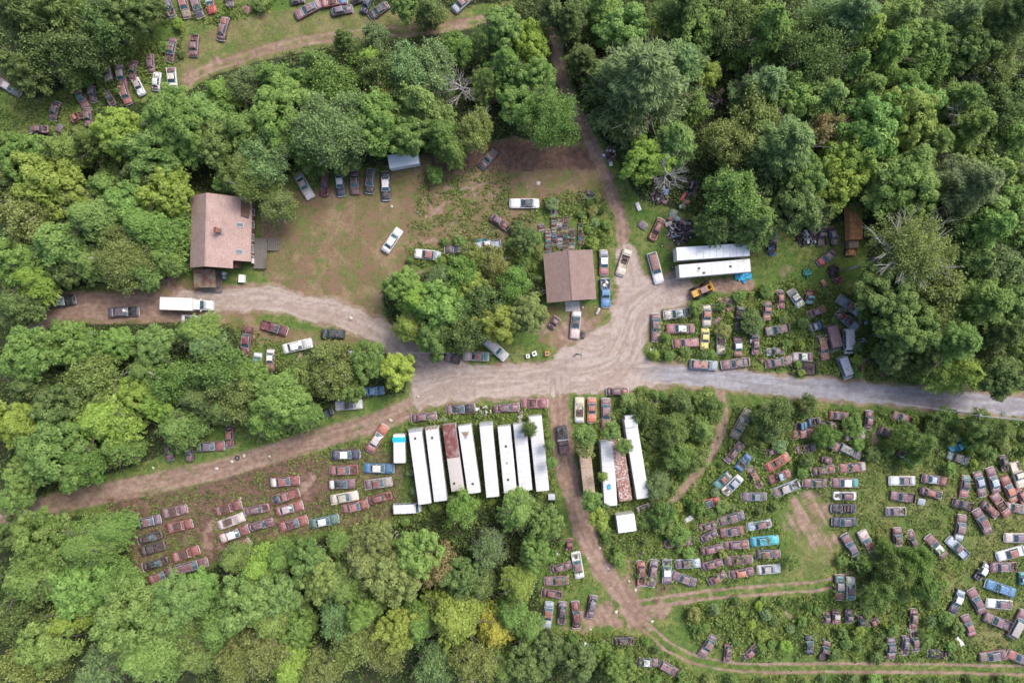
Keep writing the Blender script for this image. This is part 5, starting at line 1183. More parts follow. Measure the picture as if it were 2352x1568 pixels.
# ------------------------------------------------------------------ loose parts and heaps
def sheet(name, i, j, x, y, l, w, deg, c, label, cat="car part", rust=.2, z=.35, tilt=6, crown=.10, group=None):
    X, Y = T(i, j, x, y, .4); m = MB(); panel(m, [(-l / 2, w * .46, 0, crown * .6), (-l / 4, w / 2, .03, crown), (l / 4, w / 2, .03, crown), (l / 2, w * .44, -.02, crown * .6)], .03)
    bar(m, [(-l / 2, -w * .46, -.03), (l / 2, -w * .44, -.04)], .025, 4); bar(m, [(-l / 2, w * .46, -.03), (l / 2, w * .44, -.04)], .025, 4)
    o = link(name, m.mesh(name, M_PAINT), None, (X, Y, gz(X, Y) + z), None, c, rust); o.rotation_euler = (R(tilt), R(-tilt * .6), R(deg)); tag(o, label, cat, group); return o
PL = PAL
for a in (
 ('sheet_panel', 0, 0, 2275, 87, 1.9, 1.4, 8, PL['p'], "faded pink-red sheet panel lying in the grass near the top left", .3),
 ('car_hood', 2, 1, 1203, 500, 1.7, 1.5, 320, PL['s'], "mauve car hood on the ground beside the track, left of the orange-fronted wreck", .2),
 ('car_hood', 2, 1, 1482, 398, 1.7, 1.5, 250, (.16, .24, .2), "dull green car hood at the top of the scrap heap", .3),
 ('car_hood', 2, 1, 1462, 443, 1.2, 1.0, 20, PL['r'], "red car panel just below the dull green hood", .2),
 ('car_hood', 2, 1, 1522, 442, 1.2, 1.0, 320, PL['a'], "pale grey car panel right of the red panel on the scrap heap", .2),
 ('car_hood', 2, 1, 1440, 490, 1.4, .9, 15, PL['u'], "rust-stained white panel on the left side of the scrap heap", .6),
 ('car_hood', 2, 1, 1415, 205, 1.6, 1.0, 80, PL['l'], "blue-grey car panel in the heap under the dead tree", .3),
 ('car_hood', 2, 1, 1408, 262, 1.7, 1.2, 60, PL['b'], "rust brown panel below the blue-grey one in the heap under the dead tree", .6),
 ('car_hood', 2, 1, 1370, 150, 1.6, .9, 330, PL['a'], "pale blue twisted panel under the dead tree", .3),
 ('car_hood', 2, 1, 1160, 330, 1.7, .8, 290, PL['w'], "white bent panel among weeds right of the track", .1),
 ('car_hood', 2, 1, 1575, 235, 2.0, .7, 55, PL['q'], "narrow dark red panel leaning in the shade by the doors", .4),
 ('car_hood', 2, 1, 1600, 290, 1.5, 1.1, 345, PL['r'], "curved rust brown panel below the leaning doors", .6),
 ('car_hood', 2, 1, 1565, 325, 1.3, .8, 200, PL['a'], "pale greenish panel at the lower end of the leaning doors", .2),
 ('car_hood', 2, 1, 1872, 1250, 1.3, 1.2, 90, PL['s'], "flat slate panel among weeds right of the red-roofed sedan", .1),
 ('car_hood', 2, 1, 1905, 1190, 1.1, .8, 40, PL['p'], "pink panel at the upper left of the coloured scrap", .3),
 ('car_hood', 2, 1, 1950, 1232, 1.9, .7, 330, PL['p'], "long pink and white panel in the coloured scrap", .4),
 ('car_hood', 2, 1, 1990, 1190, 1.4, .8, 345, PL['u'], "white slatted panel at the top of the coloured scrap", .2),
 ('car_hood', 2, 1, 2005, 1255, 1.2, .6, 80, PL['w'], "white bent panel on the right of the coloured scrap", .2),
 ('car_hood', 2, 1, 1890, 1375, 1.9, .9, 40, PL['b'], "rounded mauve fender lying in weeds below the coloured scrap", .5),
 ('car_hood', 2, 1, 655, 1505, 1.7, .8, 80, PL['k'], "black curved panel beside the white and orange coupe", .1),
 ('car_hood', 2, 1, 790, 1290, 1.4, .5, 65, PL['u'], "pale narrow panel in the bush right of the concrete apron", .2),
 ('car_hood', 2, 2, 1650, 25, .8, .6, 10, PL['r'], "small rusty panel left of the yellow car", .4),
 ('car_hood', 2, 2, 2290, 170, 1.1, .7, 300, PL['r'], "rusty panel above the road near the row of cars", .8),
 ('car_hood', 3, 2, 1410, 1472, 1.4, 1.3, 350, PL['a'], "pale grey square panel in the grass below the dark old sedan", .1),
 ('car_hood', 3, 2, 330, 620, 2.0, 1.4, 20, PL['o'], "orange rusty fender pieces beside the gravel road", .8),
 ('car_hood', 3, 2, 815, 175, 1.4, 1.0, 340, PL['u'], "white and red hood on the ground right of the grey-blue van", .3),
 ('car_hood', 3, 2, 800, 237, 1.3, .8, 280, PL['w'], "white panel below the white and red hood", .1),
 ('car_hood', 3, 2, 890, 180, 1.2, .8, 88, PL['x'], "beige panel standing right of the white and red hood", .1),
 ('car_hood', 3, 2, 870, 245, 2.0, .6, 95, PL['r'], "long rusty panel left of the dark scrap heap by the road", .8),
 ('car_hood', 3, 2, 1995, 1110, 1.2, .9, 30, PL['r'], "rust brown panel under the shrubs above the upright cars", .8),
 ('car_hood', 3, 1, 975, 1515, 1.7, 1.0, 35, (.40, .45, .5), "pale blue-grey sheet in the weeds right of the white van", .1),
 ('car_hood', 3, 1, 905, 1395, .9, .7, 20, PL['a'], "small pale panel right of the heaped pickup", .1),
 ('car_hood', 3, 1, 848, 1392, .7, .6, 60, PL['a'], "smaller pale panel next to the heaped pickup", .1),
 ('car_hood', 3, 1, 870, 1555, 1.2, .9, 10, PL['a'], "pale blue panel above the white-and-red hood", .1),
 ('car_hood', 3, 1, 512, 1030, 1.4, .8, 300, PL['o'], "orange rusty roof panel in the brush", .5),
 ('car_hood', 3, 1, 528, 1080, 1.1, .9, 20, PL['k'], "dark panel under the orange roof panel", .2),
 ('car_hood', 3, 1, 350, 610, 3.6, .6, 310, PL['t'], "long teal beam-like panel lying across the right-hand wrecks", .2),
 ('car_hood', 3, 1, 420, 560, 1.8, 1.5, 80, PL['b'], "brown roof panel right of the teal beam", .5),
 ('car_hood', 3, 3, 1760, 1188, 2.1, .9, 310, PL['w'], "white hood among weeds above the tan sedan", .1),
 ('car_hood', 2, 3, 570, 1175, 2.0, .9, 75, PL['w'], "white door panel against the bushes above the orange-fronted wagon", .05),
 ('car_hood', 2, 3, 410, 380, 1.3, .6, 330, PL['w'], "white window frame lying above the doorless mauve car", .1),
 ('car_hood', 2, 3, 1620, 62, 1.9, 1.0, 30, PL['w'], "white hood tilted in the scrub right of the storage box", .1),
 ('car_hood', 2, 2, 1440, 1525, .8, .7, 80, PL['w'], "small white panel beside the red and white wreck pieces", .05),
 ('car_hood', 2, 2, 80, 655, 1.0, .5, 20, PL['b'], "rust brown piece at the top of the seventh trailer", .5),
 ('car_hood', 0, 0, 545, 1175, 1.5, 1.1, 60, PL['s'], "grey-mauve panel below the boxy old wreck at the far left", .2),
 ('car_hood', 2, 0, 905, 1365, 1.6, .9, 10, PL['e'], "grey bent panel in the narrow heap by the track", .2),
 ('car_hood', 2, 0, 900, 1425, 1.7, .8, 350, PL['m'], "plum coloured panel in the middle of the narrow heap", .2),
 ('car_hood', 2, 0, 908, 1490, 1.6, .7, 275, PL['w'], "white and orange panel at the bottom of the narrow heap", .3),
 ('car_hood', 2, 0, 1805, 745, 1.6, 1.3, 80, PL['s'], "slate car hood in the dark gap of the woods", .2),
 ('car_hood', 2, 0, 1915, 850, 1.8, .9, 40, (.42, .28, .16), "tan board on the engine heap in the woods", .1),
): sheet(a[0], *a[1:8], a[8], a[9], rust=a[10], group="loose car panels")
X, Y = T(2, 1, 2125, 975, .3)
rs = random.Random(5); m = MB(); n = 9; g = [[(-1.6 + 3.2 * a / n + rs.uniform(-.2, .2), -.9 + 1.8 * b / n + rs.uniform(-.25, .25) + .3 * math.sin(a), .12 + rs.uniform(0, .35)) for a in range(n + 1)] for b in range(n + 1)]
m.add([p for r_ in g for p in r_], [(b * (n + 1) + a, b * (n + 1) + a + 1, (b + 1) * (n + 1) + a + 1, (b + 1) * (n + 1) + a) for a in range(n) for b in range(n) if (a, b) not in ((0, 0), (0, 1), (8, 8), (8, 7), (0, 8))]); o = link('tarp', m.mesh("blue_tarp", M_TARP), None, (X, Y, gz(X, Y)), R(10)); tag(o, "crumpled bright blue tarp at the right end of the white crosswise trailer", "tarp")
X, Y = T(1, 1, 2065, 640, .3); o = link('tarp', m.mesh("blue_tarp_small", M_TARP), None, (X, Y, gz(X, Y)), R(5)); o.scale = (.8, .35, 1); tag(o, "blue tarp strip behind the blue-grey pickup with the white roof", "tarp")
X, Y = T(3, 1, 355, 940, .3); o = link('tarp', m.mesh("green_tarp", plain("green_tarp", (.08, .30, .24), .6)), None, (X, Y, gz(X, Y)), R(5)); o.scale = (.5, .8, 1.6); tag(o, "green-teal sheet draped in the brush below the right-hand wrecks", "tarp")
X, Y = T(2, 2, 1080, 622, .3); o = link('tarp', m.mesh("weed_tarp", plain("faded_blue_cloth", (.07, .20, .28), .7)), None, (X, Y, gz(X, Y)), R(50)); o.scale = (.42, .6, 1.6); tag(o, "faded blue cloth bundled in the weeds right of the rust brown upright cars", "tarp")
# white goods and small boxes
for (i, j, x, y, d, label, nm) in ((2, 2, 145, 135, .75, "white square washer on the right edge of the garage weeds, left one", 'washing_machine'), (2, 2, 205, 112, .9, "white tilted washer with a dark lid, right one by the garage weeds", 'washing_machine'),
        (1, 2, 725, 72, 1.5, "grey round-topped bin in the bushes near the drive", 'bin'), (2, 2, 322, 112, .9, "rusty red stove left of the junction pole", 'stove'), (2, 1, 292, 1110, .8, "grey box against the left wall of the garage", 'box')):
    X, Y = T(i, j, x, y, .5); t = empty(nm, (X, Y, gz(X, Y)), R(20 if 'tilted' in label else 3)); mt = M_PVC if 'white' in label else (M_GALV if 'grey' in label else M_RUSTO); m = MB(); m.bbox((0, 0, d * .45), (d, d, d * .9), .05); link('cabinet', m.mesh(nm, mt), t)
    m = MB(); m.tube((0, 0, d * .88), (0, 0, d * .93), d * .28, n=12); link('lid', m.mesh(nm + "_lid", M_DARK), t); tag(t, label, nm.replace('_', ' '))
X, Y = T(2, 2, 1298, 95, .1); m = MB()
for k in range(6): m.box((-.6 + 0 * k, -.62 + k * .25, .14), (1.15, .12, .03))
for x in (-1.1, -.6, -.1): m.box((x, 0, .07), (.1, 1.4, .1))
o = link('pallet', m.mesh("pallet", M_PVC), None, (X + .6, Y, gz(X, Y)), 0); tag(o, "white slatted pallet lying on the grass corner by the road", "pallet")
def tyre(i, j, x, y, label, r=.36):
    X, Y = T(i, j, x, y, .2); t = empty('wheel_assembly', (X, Y, gz(X, Y) + .13)); m = MB(); m.ring((0, 0, 0), (0, 0, 1), r, r * .58, .22, 14); link('tyre', m.mesh("loose_tyre", M_TYRE), t)
    m = MB(); m.tube((0, 0, -.05), (0, 0, .03), r * .58, n=12); link('rim', m.mesh("loose_rim", M_RIM), t); tag(t, label, "wheel", "loose wheels")
for a in ((2, 1, 1475, 886, "tyre with a pale rim at the left end of the white crosswise trailer", .36), (0, 2, 2178, 1068, "black tyre lying at the edge of the lower dirt track", .5), (1, 0, 2022, 1358, "tyre with a pale rim under the trees at the top of the yard", .34),
          (1, 0, 1955, 1328, "half-hidden wheel at the tree edge above the yard", .3), (2, 1, 1380, 690, "wheel with a pale rim below the black scrap heap", .34), (2, 0, 1725, 1080, "pale wheel on the ground below the engine heap in the woods", .4)): tyre(*a)
for k, (i, j, x, y, a, l, nm_) in enumerate(((1, 3, 1270, 195, 55, 1.5, "upper of the two cut logs in the woods"), (1, 3, 1288, 222, 70, 1.4, "lower of the two cut logs in the woods"), (0, 2, 1370, 285, 338, 5.2, "bare pale fallen trunk showing above the woods on the left"), (0, 0, 960, 150, 308, 9.0, "long bare grey trunk leaning out of the top left woods"))):
    h = (.4, .4, 8.0, 9.0)[k]; X, Y = T(i, j, x, y, h); m = MB(); bar(m, [(-l / 2, 0, -.6 if h > 1 else 0), (-l / 6, .12, 0), (l / 6, .0, .1), (l / 2, -.15, .5 if h > 1 else 0)], .16, 8)
    if h > 1: bar(m, [(-l / 2, 0, -.6), (-l / 2 - 1.5, .3, -8)], .2, 8)
    o = link('log', m.mesh("log", plain("bare_wood" + str(k), (.36, .33, .30), .85)), None, (X, Y, gz(X, Y) + h), R(a)); tag(o, nm_, "log")
# the rows of stacked car doors behind the garage: every door its own thing
X, Y = T(2, 1, 440, 580, .3); foot(X, Y, 4.3, 3.3, 4)
def door_mesh(v):
    m = MB(); m.box((0, 0, .32), (1.15, .09, .62)); m.box((0, 0, .68), (1.19, .11, .05)); bar(m, [(-.55, 0, .7), (-.35, 0, 1.08), (.5, 0, 1.05), (.56, 0, .7)], .025, 5); m.box((.42, .06, .5), (.14, .03, .03), m=1); m.box((0, .055, .36), (1.16, .015, .03), m=1); return m.mesh("car_door", [M_PAINT, M_CHROME])
DM = [door_mesh(0)]; DCOL = ['b', 'e', 'u', 'r', 'a', 'k', 't', 's', 'w', 'p', 'd', 'c', 'x', 'n', 'l']
cols = [(333, 520, 725), (388, 400, 665), (437, 430, 690), (492, 400, 715), (550, 520, 700), (635, 475, 660), (270, 480, 525)]; rs = random.Random(9); ORD = ['first', 'second', 'third', 'fourth', 'fifth', 'sixth', 'seventh']
order = sorted(range(7), key=lambda c: cols[c][0])
for oc, c in enumerate(order):
    x, y0, y1 = cols[c]; y = y1; k = 0
    while y > y0:
        X, Y = T(2, 1, x + rs.uniform(-5, 5), y, .6); cc = DCOL[rs.randrange(len(DCOL))] if rs.random() < .75 else 'b'; o = link('salvaged_door_shell', DM[0], None, (X, Y, gz(X, Y) + rs.uniform(-.05, .12)), None, jit(PL[cc], rs, .25), rs.uniform(.1, .6))
        o.rotation_euler = (R(rs.uniform(28, 58)), R(rs.uniform(-4, 4)), R(4 + rs.uniform(-7, 7))); k += 1; y -= rs.uniform(12, 16)
        o["kind"] = "thing"; tag(o, f"{CNAME[cc]} door, number {k} up in the {ORD[oc]} stack from left behind garage", "car door", "car doors stacked in rows behind the garage")
for k in range(9):             # doors leaning in the shade of the woods
    X, Y = T(2, 1, 1610 + k * 9, 235 - k * 16, .6); cc = 'knralkmlk'[k]; o = link('salvaged_door_shell', DM[0], None, (X, Y, gz(X, Y)), None, PL[cc], .3); o.rotation_euler = (R(40), 0, R(60 + rs.uniform(-8, 8)))
    o["kind"] = "thing"; tag(o, f"{CNAME[cc]} door, number {k + 1} up among doors leaning at the wood's edge", "car door", "car doors leaning at the wood's edge")
def heap(i, j, x, y, a, b, n, h, label, cols='kkdebks', wheels=3, seed=1, deg=0):
    X, Y = T(i, j, x, y, .5); rs = random.Random(seed); a *= K / 4; b *= K / 4; mats = [plain(f"scrap_{seed}_{q}", PL[c], .65, .25, .5, 3) for q, c in enumerate(cols)]; m = MB()
    for k in range(n):
        t = rs.random() * 6.283; r_ = math.sqrt(rs.random()); px, py = math.cos(t) * r_ * a, math.sin(t) * r_ * b; z = h * (1 - r_ ** 3) * rs.uniform(.2, 1) + .12; px *= rs.uniform(.8, 1.25); py *= rs.uniform(.8, 1.25); mi = rs.randrange(len(cols)); rot = Matrix.Rotation(rs.uniform(0, 6.28), 4, 'Z') @ Matrix.Rotation(rs.uniform(-.9, .9), 4, 'X'); q = rs.random()
        if q < .4: m.box((px, py, z), (rs.uniform(.3, 1.4), rs.uniform(.12, .6), rs.uniform(.04, .2)), m=mi, M=rot)
        elif q < .75: d = rot @ Vector((rs.uniform(.4, 1.3), 0, 0)); m.tube(Vector((px, py, z)) - d * .5, Vector((px, py, z)) + d * .5, rs.uniform(.03, .07), n=5, m=mi)
        elif q < .88: m.ring((px, py, z), rot @ Vector((0, .4, 1)), .32, .2, .2, 10, m=mi)
        else: m.bbox((px, py, z), (rs.uniform(.3, .6), rs.uniform(.3, .5), rs.uniform(.2, .4)), .05, rz=rs.random() * 3, m=mi)
    o = link('scrap_metal', m.mesh("scrap_metal", mats), None, (X, Y, gz(X, Y)), R(deg)); o["kind"] = "stuff"; tag(o, label, "scrap heap")
for q, a in enumerate(((2, 1, 1560, 560, 115, 105, 230, .9, "big black heap of scrap metal and engines left of the leaning trees", 'kkdebksaud'), (2, 1, 1345, 240, 70, 55, 80, 1.0, "dark scrap under the dead tree"), (2, 1, 1650, 150, 50, 70, 60, .9, "scrap under the trees at the doors"),
        (2, 1, 1960, 1235, 70, 65, 90, .7, "coloured scrap among weeds above the car rows", 'urpwsbe'), (2, 0, 1850, 940, 110, 70, 140, 1.2, "engine and axle heap in the dark gap of the woods"), (2, 0, 1905, 620, 35, 75, 60, .6, "coil springs and frames in the woods", 'eaek'),
        (2, 0, 905, 1400, 45, 90, 60, .7, "narrow heap of parts right of the upper track", 'ewmkb'), (3, 1, 360, 610, 90, 75, 120, 1.1, "tangled heap under the teal beam", 'eakdb'), (3, 1, 610, 930, 45, 60, 60, .7, "black engines in the brush", 'kkd'),
        (3, 1, 640, 1010, 45, 30, 40, .5, "rusty axle parts in the brush", 'drb'), (3, 2, 1000, 160, 75, 70, 130, .8, "dark scrap heap beside the gravel road", 'dkdb'), (3, 2, 1060, 270, 90, 40, 70, .35, "rusty bits spread along the road edge", 'drdb'), (3, 1, 40, 730, 35, 45, 50, .7, "engine parts below the teal frame", 'lkrd'),
        (3, 1, 680, 1320, 50, 45, 70, 1.2, "scrap heaped in the pickup bed", 'rkuo'), (2, 1, 856, 1045, 34, 42, 60, .95, "junk filling the bed of the blue pickup", 'uwkbs'), (1, 2, 2090, 640, 60, 35, 50, .5, "red and white junk above the trailers", 'wwkr'), (1, 2, 1725, 722, 60, 14, 12, .3, "white pipes above the trailers", 'ww'),
        (2, 2, 75, 710, 14, 50, 16, .5, "ladder bits above the trailers", 'wu'), (2, 2, 1290, 560, 60, 35, 40, .6, "dark scrap in the weeds below the road", 'dkse'), (2, 1, 700, 235, 60, 40, 40, .5, "dark scrap above the stacked doors", 'kdse'), (2, 1, 385, 390, 30, 30, 30, .5, "blue scrap at the top of the stacked doors", 'lalb'),
        (1, 0, 2200, 905, 100, 45, 90, .9, "orange and grey junk in the woods gap", 'oaerk'), (3, 2, 330, 245, 95, 45, 150, .55, "scrap iron loaded on the flatbed", 'dddk'), (2, 2, 1095, 1180, 10, 120, 25, .7, "planks between the ribbed and long trailers", 'ewe'), (2, 3, 1190, 380, 20, 20, 16, .3, "brush heap", 'xx'))):
    heap(*a[:9], cols=a[9] if len(a) > 9 else 'kkdebks', seed=q + 1)
X, Y = T(3, 2, 330, 243, .6); t = empty('flatbed_trailer', (X, Y, gz(X, Y)), R(-1)); m = MB(); m.box((0, 0, .35), (4.8, 2.4, .12)); [m.box((s * 2.4, 0, .55), (.06, 2.4, .4)) for s in (-1, 1)]; [m.box((0, s * 1.2, .55), (4.8, .06, .4)) for s in (-1, 1)]; link('bed', m.mesh("flatbed", M_DARK), t)
for s in (-1, 1): m = MB(); m.ring((0, s * 1.35, .25), (0, 1, 0), .33, .2, .2, 12); link('wheel', m.mesh("flatbed_wheel", M_TYRE), t)
tag(t, "low flatbed trailer loaded with scrap iron beside the gravel road", "trailer")
# pale stones along the tracks, each a stone of its own
sm = []
for q in range(3):
    rs = random.Random(q); m = MB(); vs = []
    for a in range(5):
        ph = math.pi * a / 4; vs += [(math.sin(ph) * math.cos(t) * .5 * rs.uniform(.8, 1.15), math.sin(ph) * math.sin(t) * .4 * rs.uniform(.8, 1.15), math.cos(ph) * .28) for t in [k * math.pi / 4 for k in range(8)]]
    m.add(vs, [(a * 8 + k, (a + 1) * 8 + k, (a + 1) * 8 + (k + 1) % 8, a * 8 + (k + 1) % 8) for a in range(4) for k in range(8)]); sm.append(m.mesh("stone", plain(f"stone{q}", (.52, .47, .42), .9, 0, .3), True))
for (i, j, x, y, s, w_) in ((1, 2, 1235, 722, .6, "beside the lower track left of the trailers"), (2, 2, 955, 785, .9, "beside the right one of the three upright cars"), (2, 3, 955, 918, .6, "in the middle of the lower track junction"), (2, 3, 1285, 1002, .55, "on the right of the lower track junction"), (2, 3, 720, 1075, .45, "below the four upright cars"),
        (2, 3, 1133, 715, .5, "at the corner below the mauve sedans"), (2, 3, 1075, 632, .4, "on the washed-out bank"), (2, 3, 805, 328, .4, "on the dirt track below the storage box"), (2, 3, 880, 515, .4, "at the right edge of the dirt track"), (2, 3, 700, 420, .35, "in the middle of the dirt track beside the white sedan"),
        (1, 2, 122, 1055, .4, "on the lower dirt track at its left part"), (1, 2, 1488, 508, .45, "at the top edge of the lower track"), (1, 2, 1640, 350, .35, "on the sandy junction"), (1, 1, 870, 1355, .6, "on the drive above the black hatchback"), (1, 1, 1885, 175, .45, "on a bare garden bed"), (1, 1, 1485, 382, .45, "in the dry lawn among the beds"),
        (1, 1, 1245, 330, .5, "below the black and white sedan"), (2, 1, 240, 118, .8, "in the yard above the white convertible"), (2, 1, 650, 1255, .4, "at the right side of the concrete apron"), (0, 2, 2130, 1103, .6, "below the black tyre on the track"), (0, 2, 2240, 1050, .6, "right of the black tyre"), (0, 2, 1985, 1168, .6, "on the grassy middle of the lower track"),
        (0, 2, 1408, 1160, .45, "at the edge of the woods by the lower track"), (0, 2, 2200, 1440, .6, "on the red soil above the parked rows"), (0, 3, 1060, 90, .4, "at the left end of the parked rows"), (1, 0, 1745, 1442, .7, "under the trees at the top of the yard"), (2, 3, 850, 130, .5, "left of the storage box")):
    X, Y = T(i, j, x, y, .1); o = link('stone', sm[int(x) % 3], None, (X, Y, gz(X, Y) + .05), R(x)); o.scale = (s * 1.5, s * 1.5, s * 1.2); tag(o, "pale stone " + w_, "stone", "pale stones along the tracks")

def leaning_birch():
    a = Vector((*T(3, 1, 885, 858, 5), 5)); b = Vector((*T(3, 1, 1060, 800, 9), 9)); c = Vector((*T(3, 1, 1280, 740, 14), 14)); base = a + (a - b).normalized() * 4; base.z = 0
    rs = random.Random(3); t = empty('leaning_birch', (base.x, base.y, 0)); m = MB(); o_ = Vector((base.x, base.y, 0)); bar(m, [base - o_, a - o_, b - o_, c - o_], .22, 8)
    for k in range(9): d = Vector((math.cos(k * .7 - 1.2), math.sin(k * .7 - 1.2), rs.uniform(.1, .5))).normalized(); branch(m, c - o_ - Vector((0, 0, .3)), d, rs.uniform(3, 5.5), .13, rs, 2, .4)
    link('trunk', m.mesh("leaning_trunk", M_PALE, True), t); tag(t, "pale leaning birch trunk with bare white limbs spreading over the crown, right side woods", "tree", "bare dead trees")
# ------------------------------------------------------------------ foliage
def leaf_mat(name="foliage", stuff=False, rough=.6):
    m, nt, b = mat(name)
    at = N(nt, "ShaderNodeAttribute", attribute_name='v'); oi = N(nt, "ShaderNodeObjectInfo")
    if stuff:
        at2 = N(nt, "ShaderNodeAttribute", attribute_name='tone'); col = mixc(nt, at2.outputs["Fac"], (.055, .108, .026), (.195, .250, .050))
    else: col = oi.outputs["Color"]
    c = mixc(nt, at.outputs["Fac"], mixc(nt, .5, col, (.30, .42, .30), 'MULTIPLY'), mixc(nt, .42, col, (.48, .60, .19)))  # painted light and shade: low v darkens inner leaves, high v highlights tips
    tl = N(nt, "ShaderNodeBsdfTranslucent"); nt.links.new(c, tl.inputs[0]); mx = N(nt, "ShaderNodeMixShader"); mx.inputs[0].default_value = .38
    setc(nt, b, c); b.inputs["Roughness"].default_value = rough; b.inputs["Specular IOR Level"].default_value = .25
    nt.links.new(b.outputs[0], mx.inputs[1]); nt.links.new(tl.outputs[0], mx.inputs[2]); nt.links.new(mx.outputs[0], nt.nodes["Material Output"].inputs["Surface"])
    return m
M_LEAF = leaf_mat(); M_UNDER = leaf_mat("undergrowth_leaves", True)
M_BARK = plain("bark", (.13, .11, .095), .9, 0, .4, 8); M_PALE = plain("pale_bark", (.42, .40, .38), .85, 0, .4, 8)

def leaf_mesh(name, C, Nn, S, V, material, asp=.62, tone=None, ax=None):
    """C centres, Nn normals, S sizes, V shade: one pointed leaf card (a rhombus) each"""
    n = len(C); rs = np.random.RandomState(n % 9973)
    Nn = Nn / (np.linalg.norm(Nn, axis=1, keepdims=True) + 1e-9)
    a = rs.normal(size=(n, 3)) if ax is None else ax + rs.normal(size=(n, 3)) * .25
    a = a - Nn * (a * Nn).sum(1, keepdims=True); a /= (np.linalg.norm(a, axis=1, keepdims=True) + 1e-9); b = np.cross(Nn, a)
    S = S[:, None]; fold = Nn * S * .18
    vs = np.stack([C - a * S, C - b * S * asp + fold, C + a * S, C + b * S * asp + fold], 1).reshape(-1, 3).astype(np.float32)
    me = bpy.data.meshes.new(name); me.vertices.add(4 * n); me.vertices.foreach_set("co", vs.ravel()); me.loops.add(4 * n); me.loops.foreach_set("vertex_index", np.arange(4 * n, dtype=np.int32))
    me.polygons.add(n); me.polygons.foreach_set("loop_start", np.arange(0, 4 * n, 4, dtype=np.int32)); me.update(calc_edges=True)
    at = me.attributes.new('v', 'FLOAT', 'FACE'); at.data.foreach_set("value", np.clip(V, 0, 1).astype(np.float32))
    if tone is not None: at = me.attributes.new('tone', 'FLOAT', 'FACE'); at.data.foreach_set("value", np.clip(tone, 0, 1).astype(np.float32))
    me.materials.append(material); return me
def sph(rs, n):
    d = rs.normal(size=(n, 3)); return d / np.linalg.norm(d, axis=1, keepdims=True)
def crown_maple(seed, nc=85, per=120, leaf=.048, zs=.85, lob=.16, csz=(.09, .19)):
    rs = np.random.RandomState(seed); C = []; Nn = []; S = []; V = []
    ph = rs.rand(6) * 6.28
    for k in range(nc):
        d = sph(rs, 1)[0]; d[2] = abs(d[2]) * 1.0 - .28 * rs.rand(); d /= np.linalg.norm(d); th = math.atan2(d[1], d[0])
        rad = (1 + lob * math.sin(3 * th + ph[0]) * .6 + lob * math.sin(5 * th + ph[1]) * .6 + lob * .5 * math.sin(9 * th + ph[2])) * rs.uniform(.62, .95) * (1 - .0 * d[2])
        c = d * rad * np.array([1, 1, zs]); c[2] += .12 * math.sin(4 * c[0] + ph[3]) * math.cos(4 * c[1] + ph[4])
        cr = rs.uniform(*csz); q = sph(rs, per); q[:, 2] = np.where(q[:, 2] < -.35, -q[:, 2], q[:, 2]); w = rs.uniform(.72, 1.05, per)[:, None]
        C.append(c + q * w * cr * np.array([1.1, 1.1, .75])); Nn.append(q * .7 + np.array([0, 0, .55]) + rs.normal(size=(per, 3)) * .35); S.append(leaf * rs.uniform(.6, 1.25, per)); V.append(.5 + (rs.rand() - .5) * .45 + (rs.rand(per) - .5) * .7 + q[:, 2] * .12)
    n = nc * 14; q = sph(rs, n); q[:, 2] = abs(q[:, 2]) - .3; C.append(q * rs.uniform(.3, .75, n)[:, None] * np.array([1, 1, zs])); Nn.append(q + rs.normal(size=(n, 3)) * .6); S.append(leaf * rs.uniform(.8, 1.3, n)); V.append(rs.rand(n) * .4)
    return leaf_mesh("maple_crown", np.concatenate(C), np.concatenate(Nn), np.concatenate(S), np.concatenate(V), M_LEAF, .7)
def crown_pine(seed, whorls=9, per=130, leaf=.062):
    rs = np.random.RandomState(seed); C = []; Nn = []; S = []; V = []; A = []
    for k in range(whorls):
        t = k / (whorls - 1); z = .95 - 1.5 * t; Lr = .16 + .86 * t ** .75; nb = int(5 + 6 * t); off = rs.rand() * 6.28
        for b in range(nb):
            th = off + b * 6.283 / nb + rs.uniform(-.25, .25); L = Lr * rs.uniform(.72, 1.12); d = np.array([math.cos(th), math.sin(th), .12 - .1 * t + rs.uniform(-.05, .12)]); s = rs.rand(per) ** .65; side = np.array([-math.sin(th), math.cos(th), 0])
            wdt = (.05 + .17 * np.sin(np.clip(s, 0, 1) * 2.9)) * (.5 + L * .6); u = rs.uniform(-1, 1, per); p = d * (s * L)[:, None] + side * (u * wdt)[:, None]; p[:, 2] += z + rs.normal(size=per) * .025 - .03 * np.abs(u)
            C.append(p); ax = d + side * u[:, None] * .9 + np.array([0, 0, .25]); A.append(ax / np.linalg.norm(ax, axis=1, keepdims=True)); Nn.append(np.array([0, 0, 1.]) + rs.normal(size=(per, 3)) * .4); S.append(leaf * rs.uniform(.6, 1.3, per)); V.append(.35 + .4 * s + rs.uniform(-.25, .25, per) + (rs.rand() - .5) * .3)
    return leaf_mesh("pine_crown", np.concatenate(C), np.concatenate(Nn), np.concatenate(S), np.concatenate(V), M_LEAF, .26, ax=np.concatenate(A))
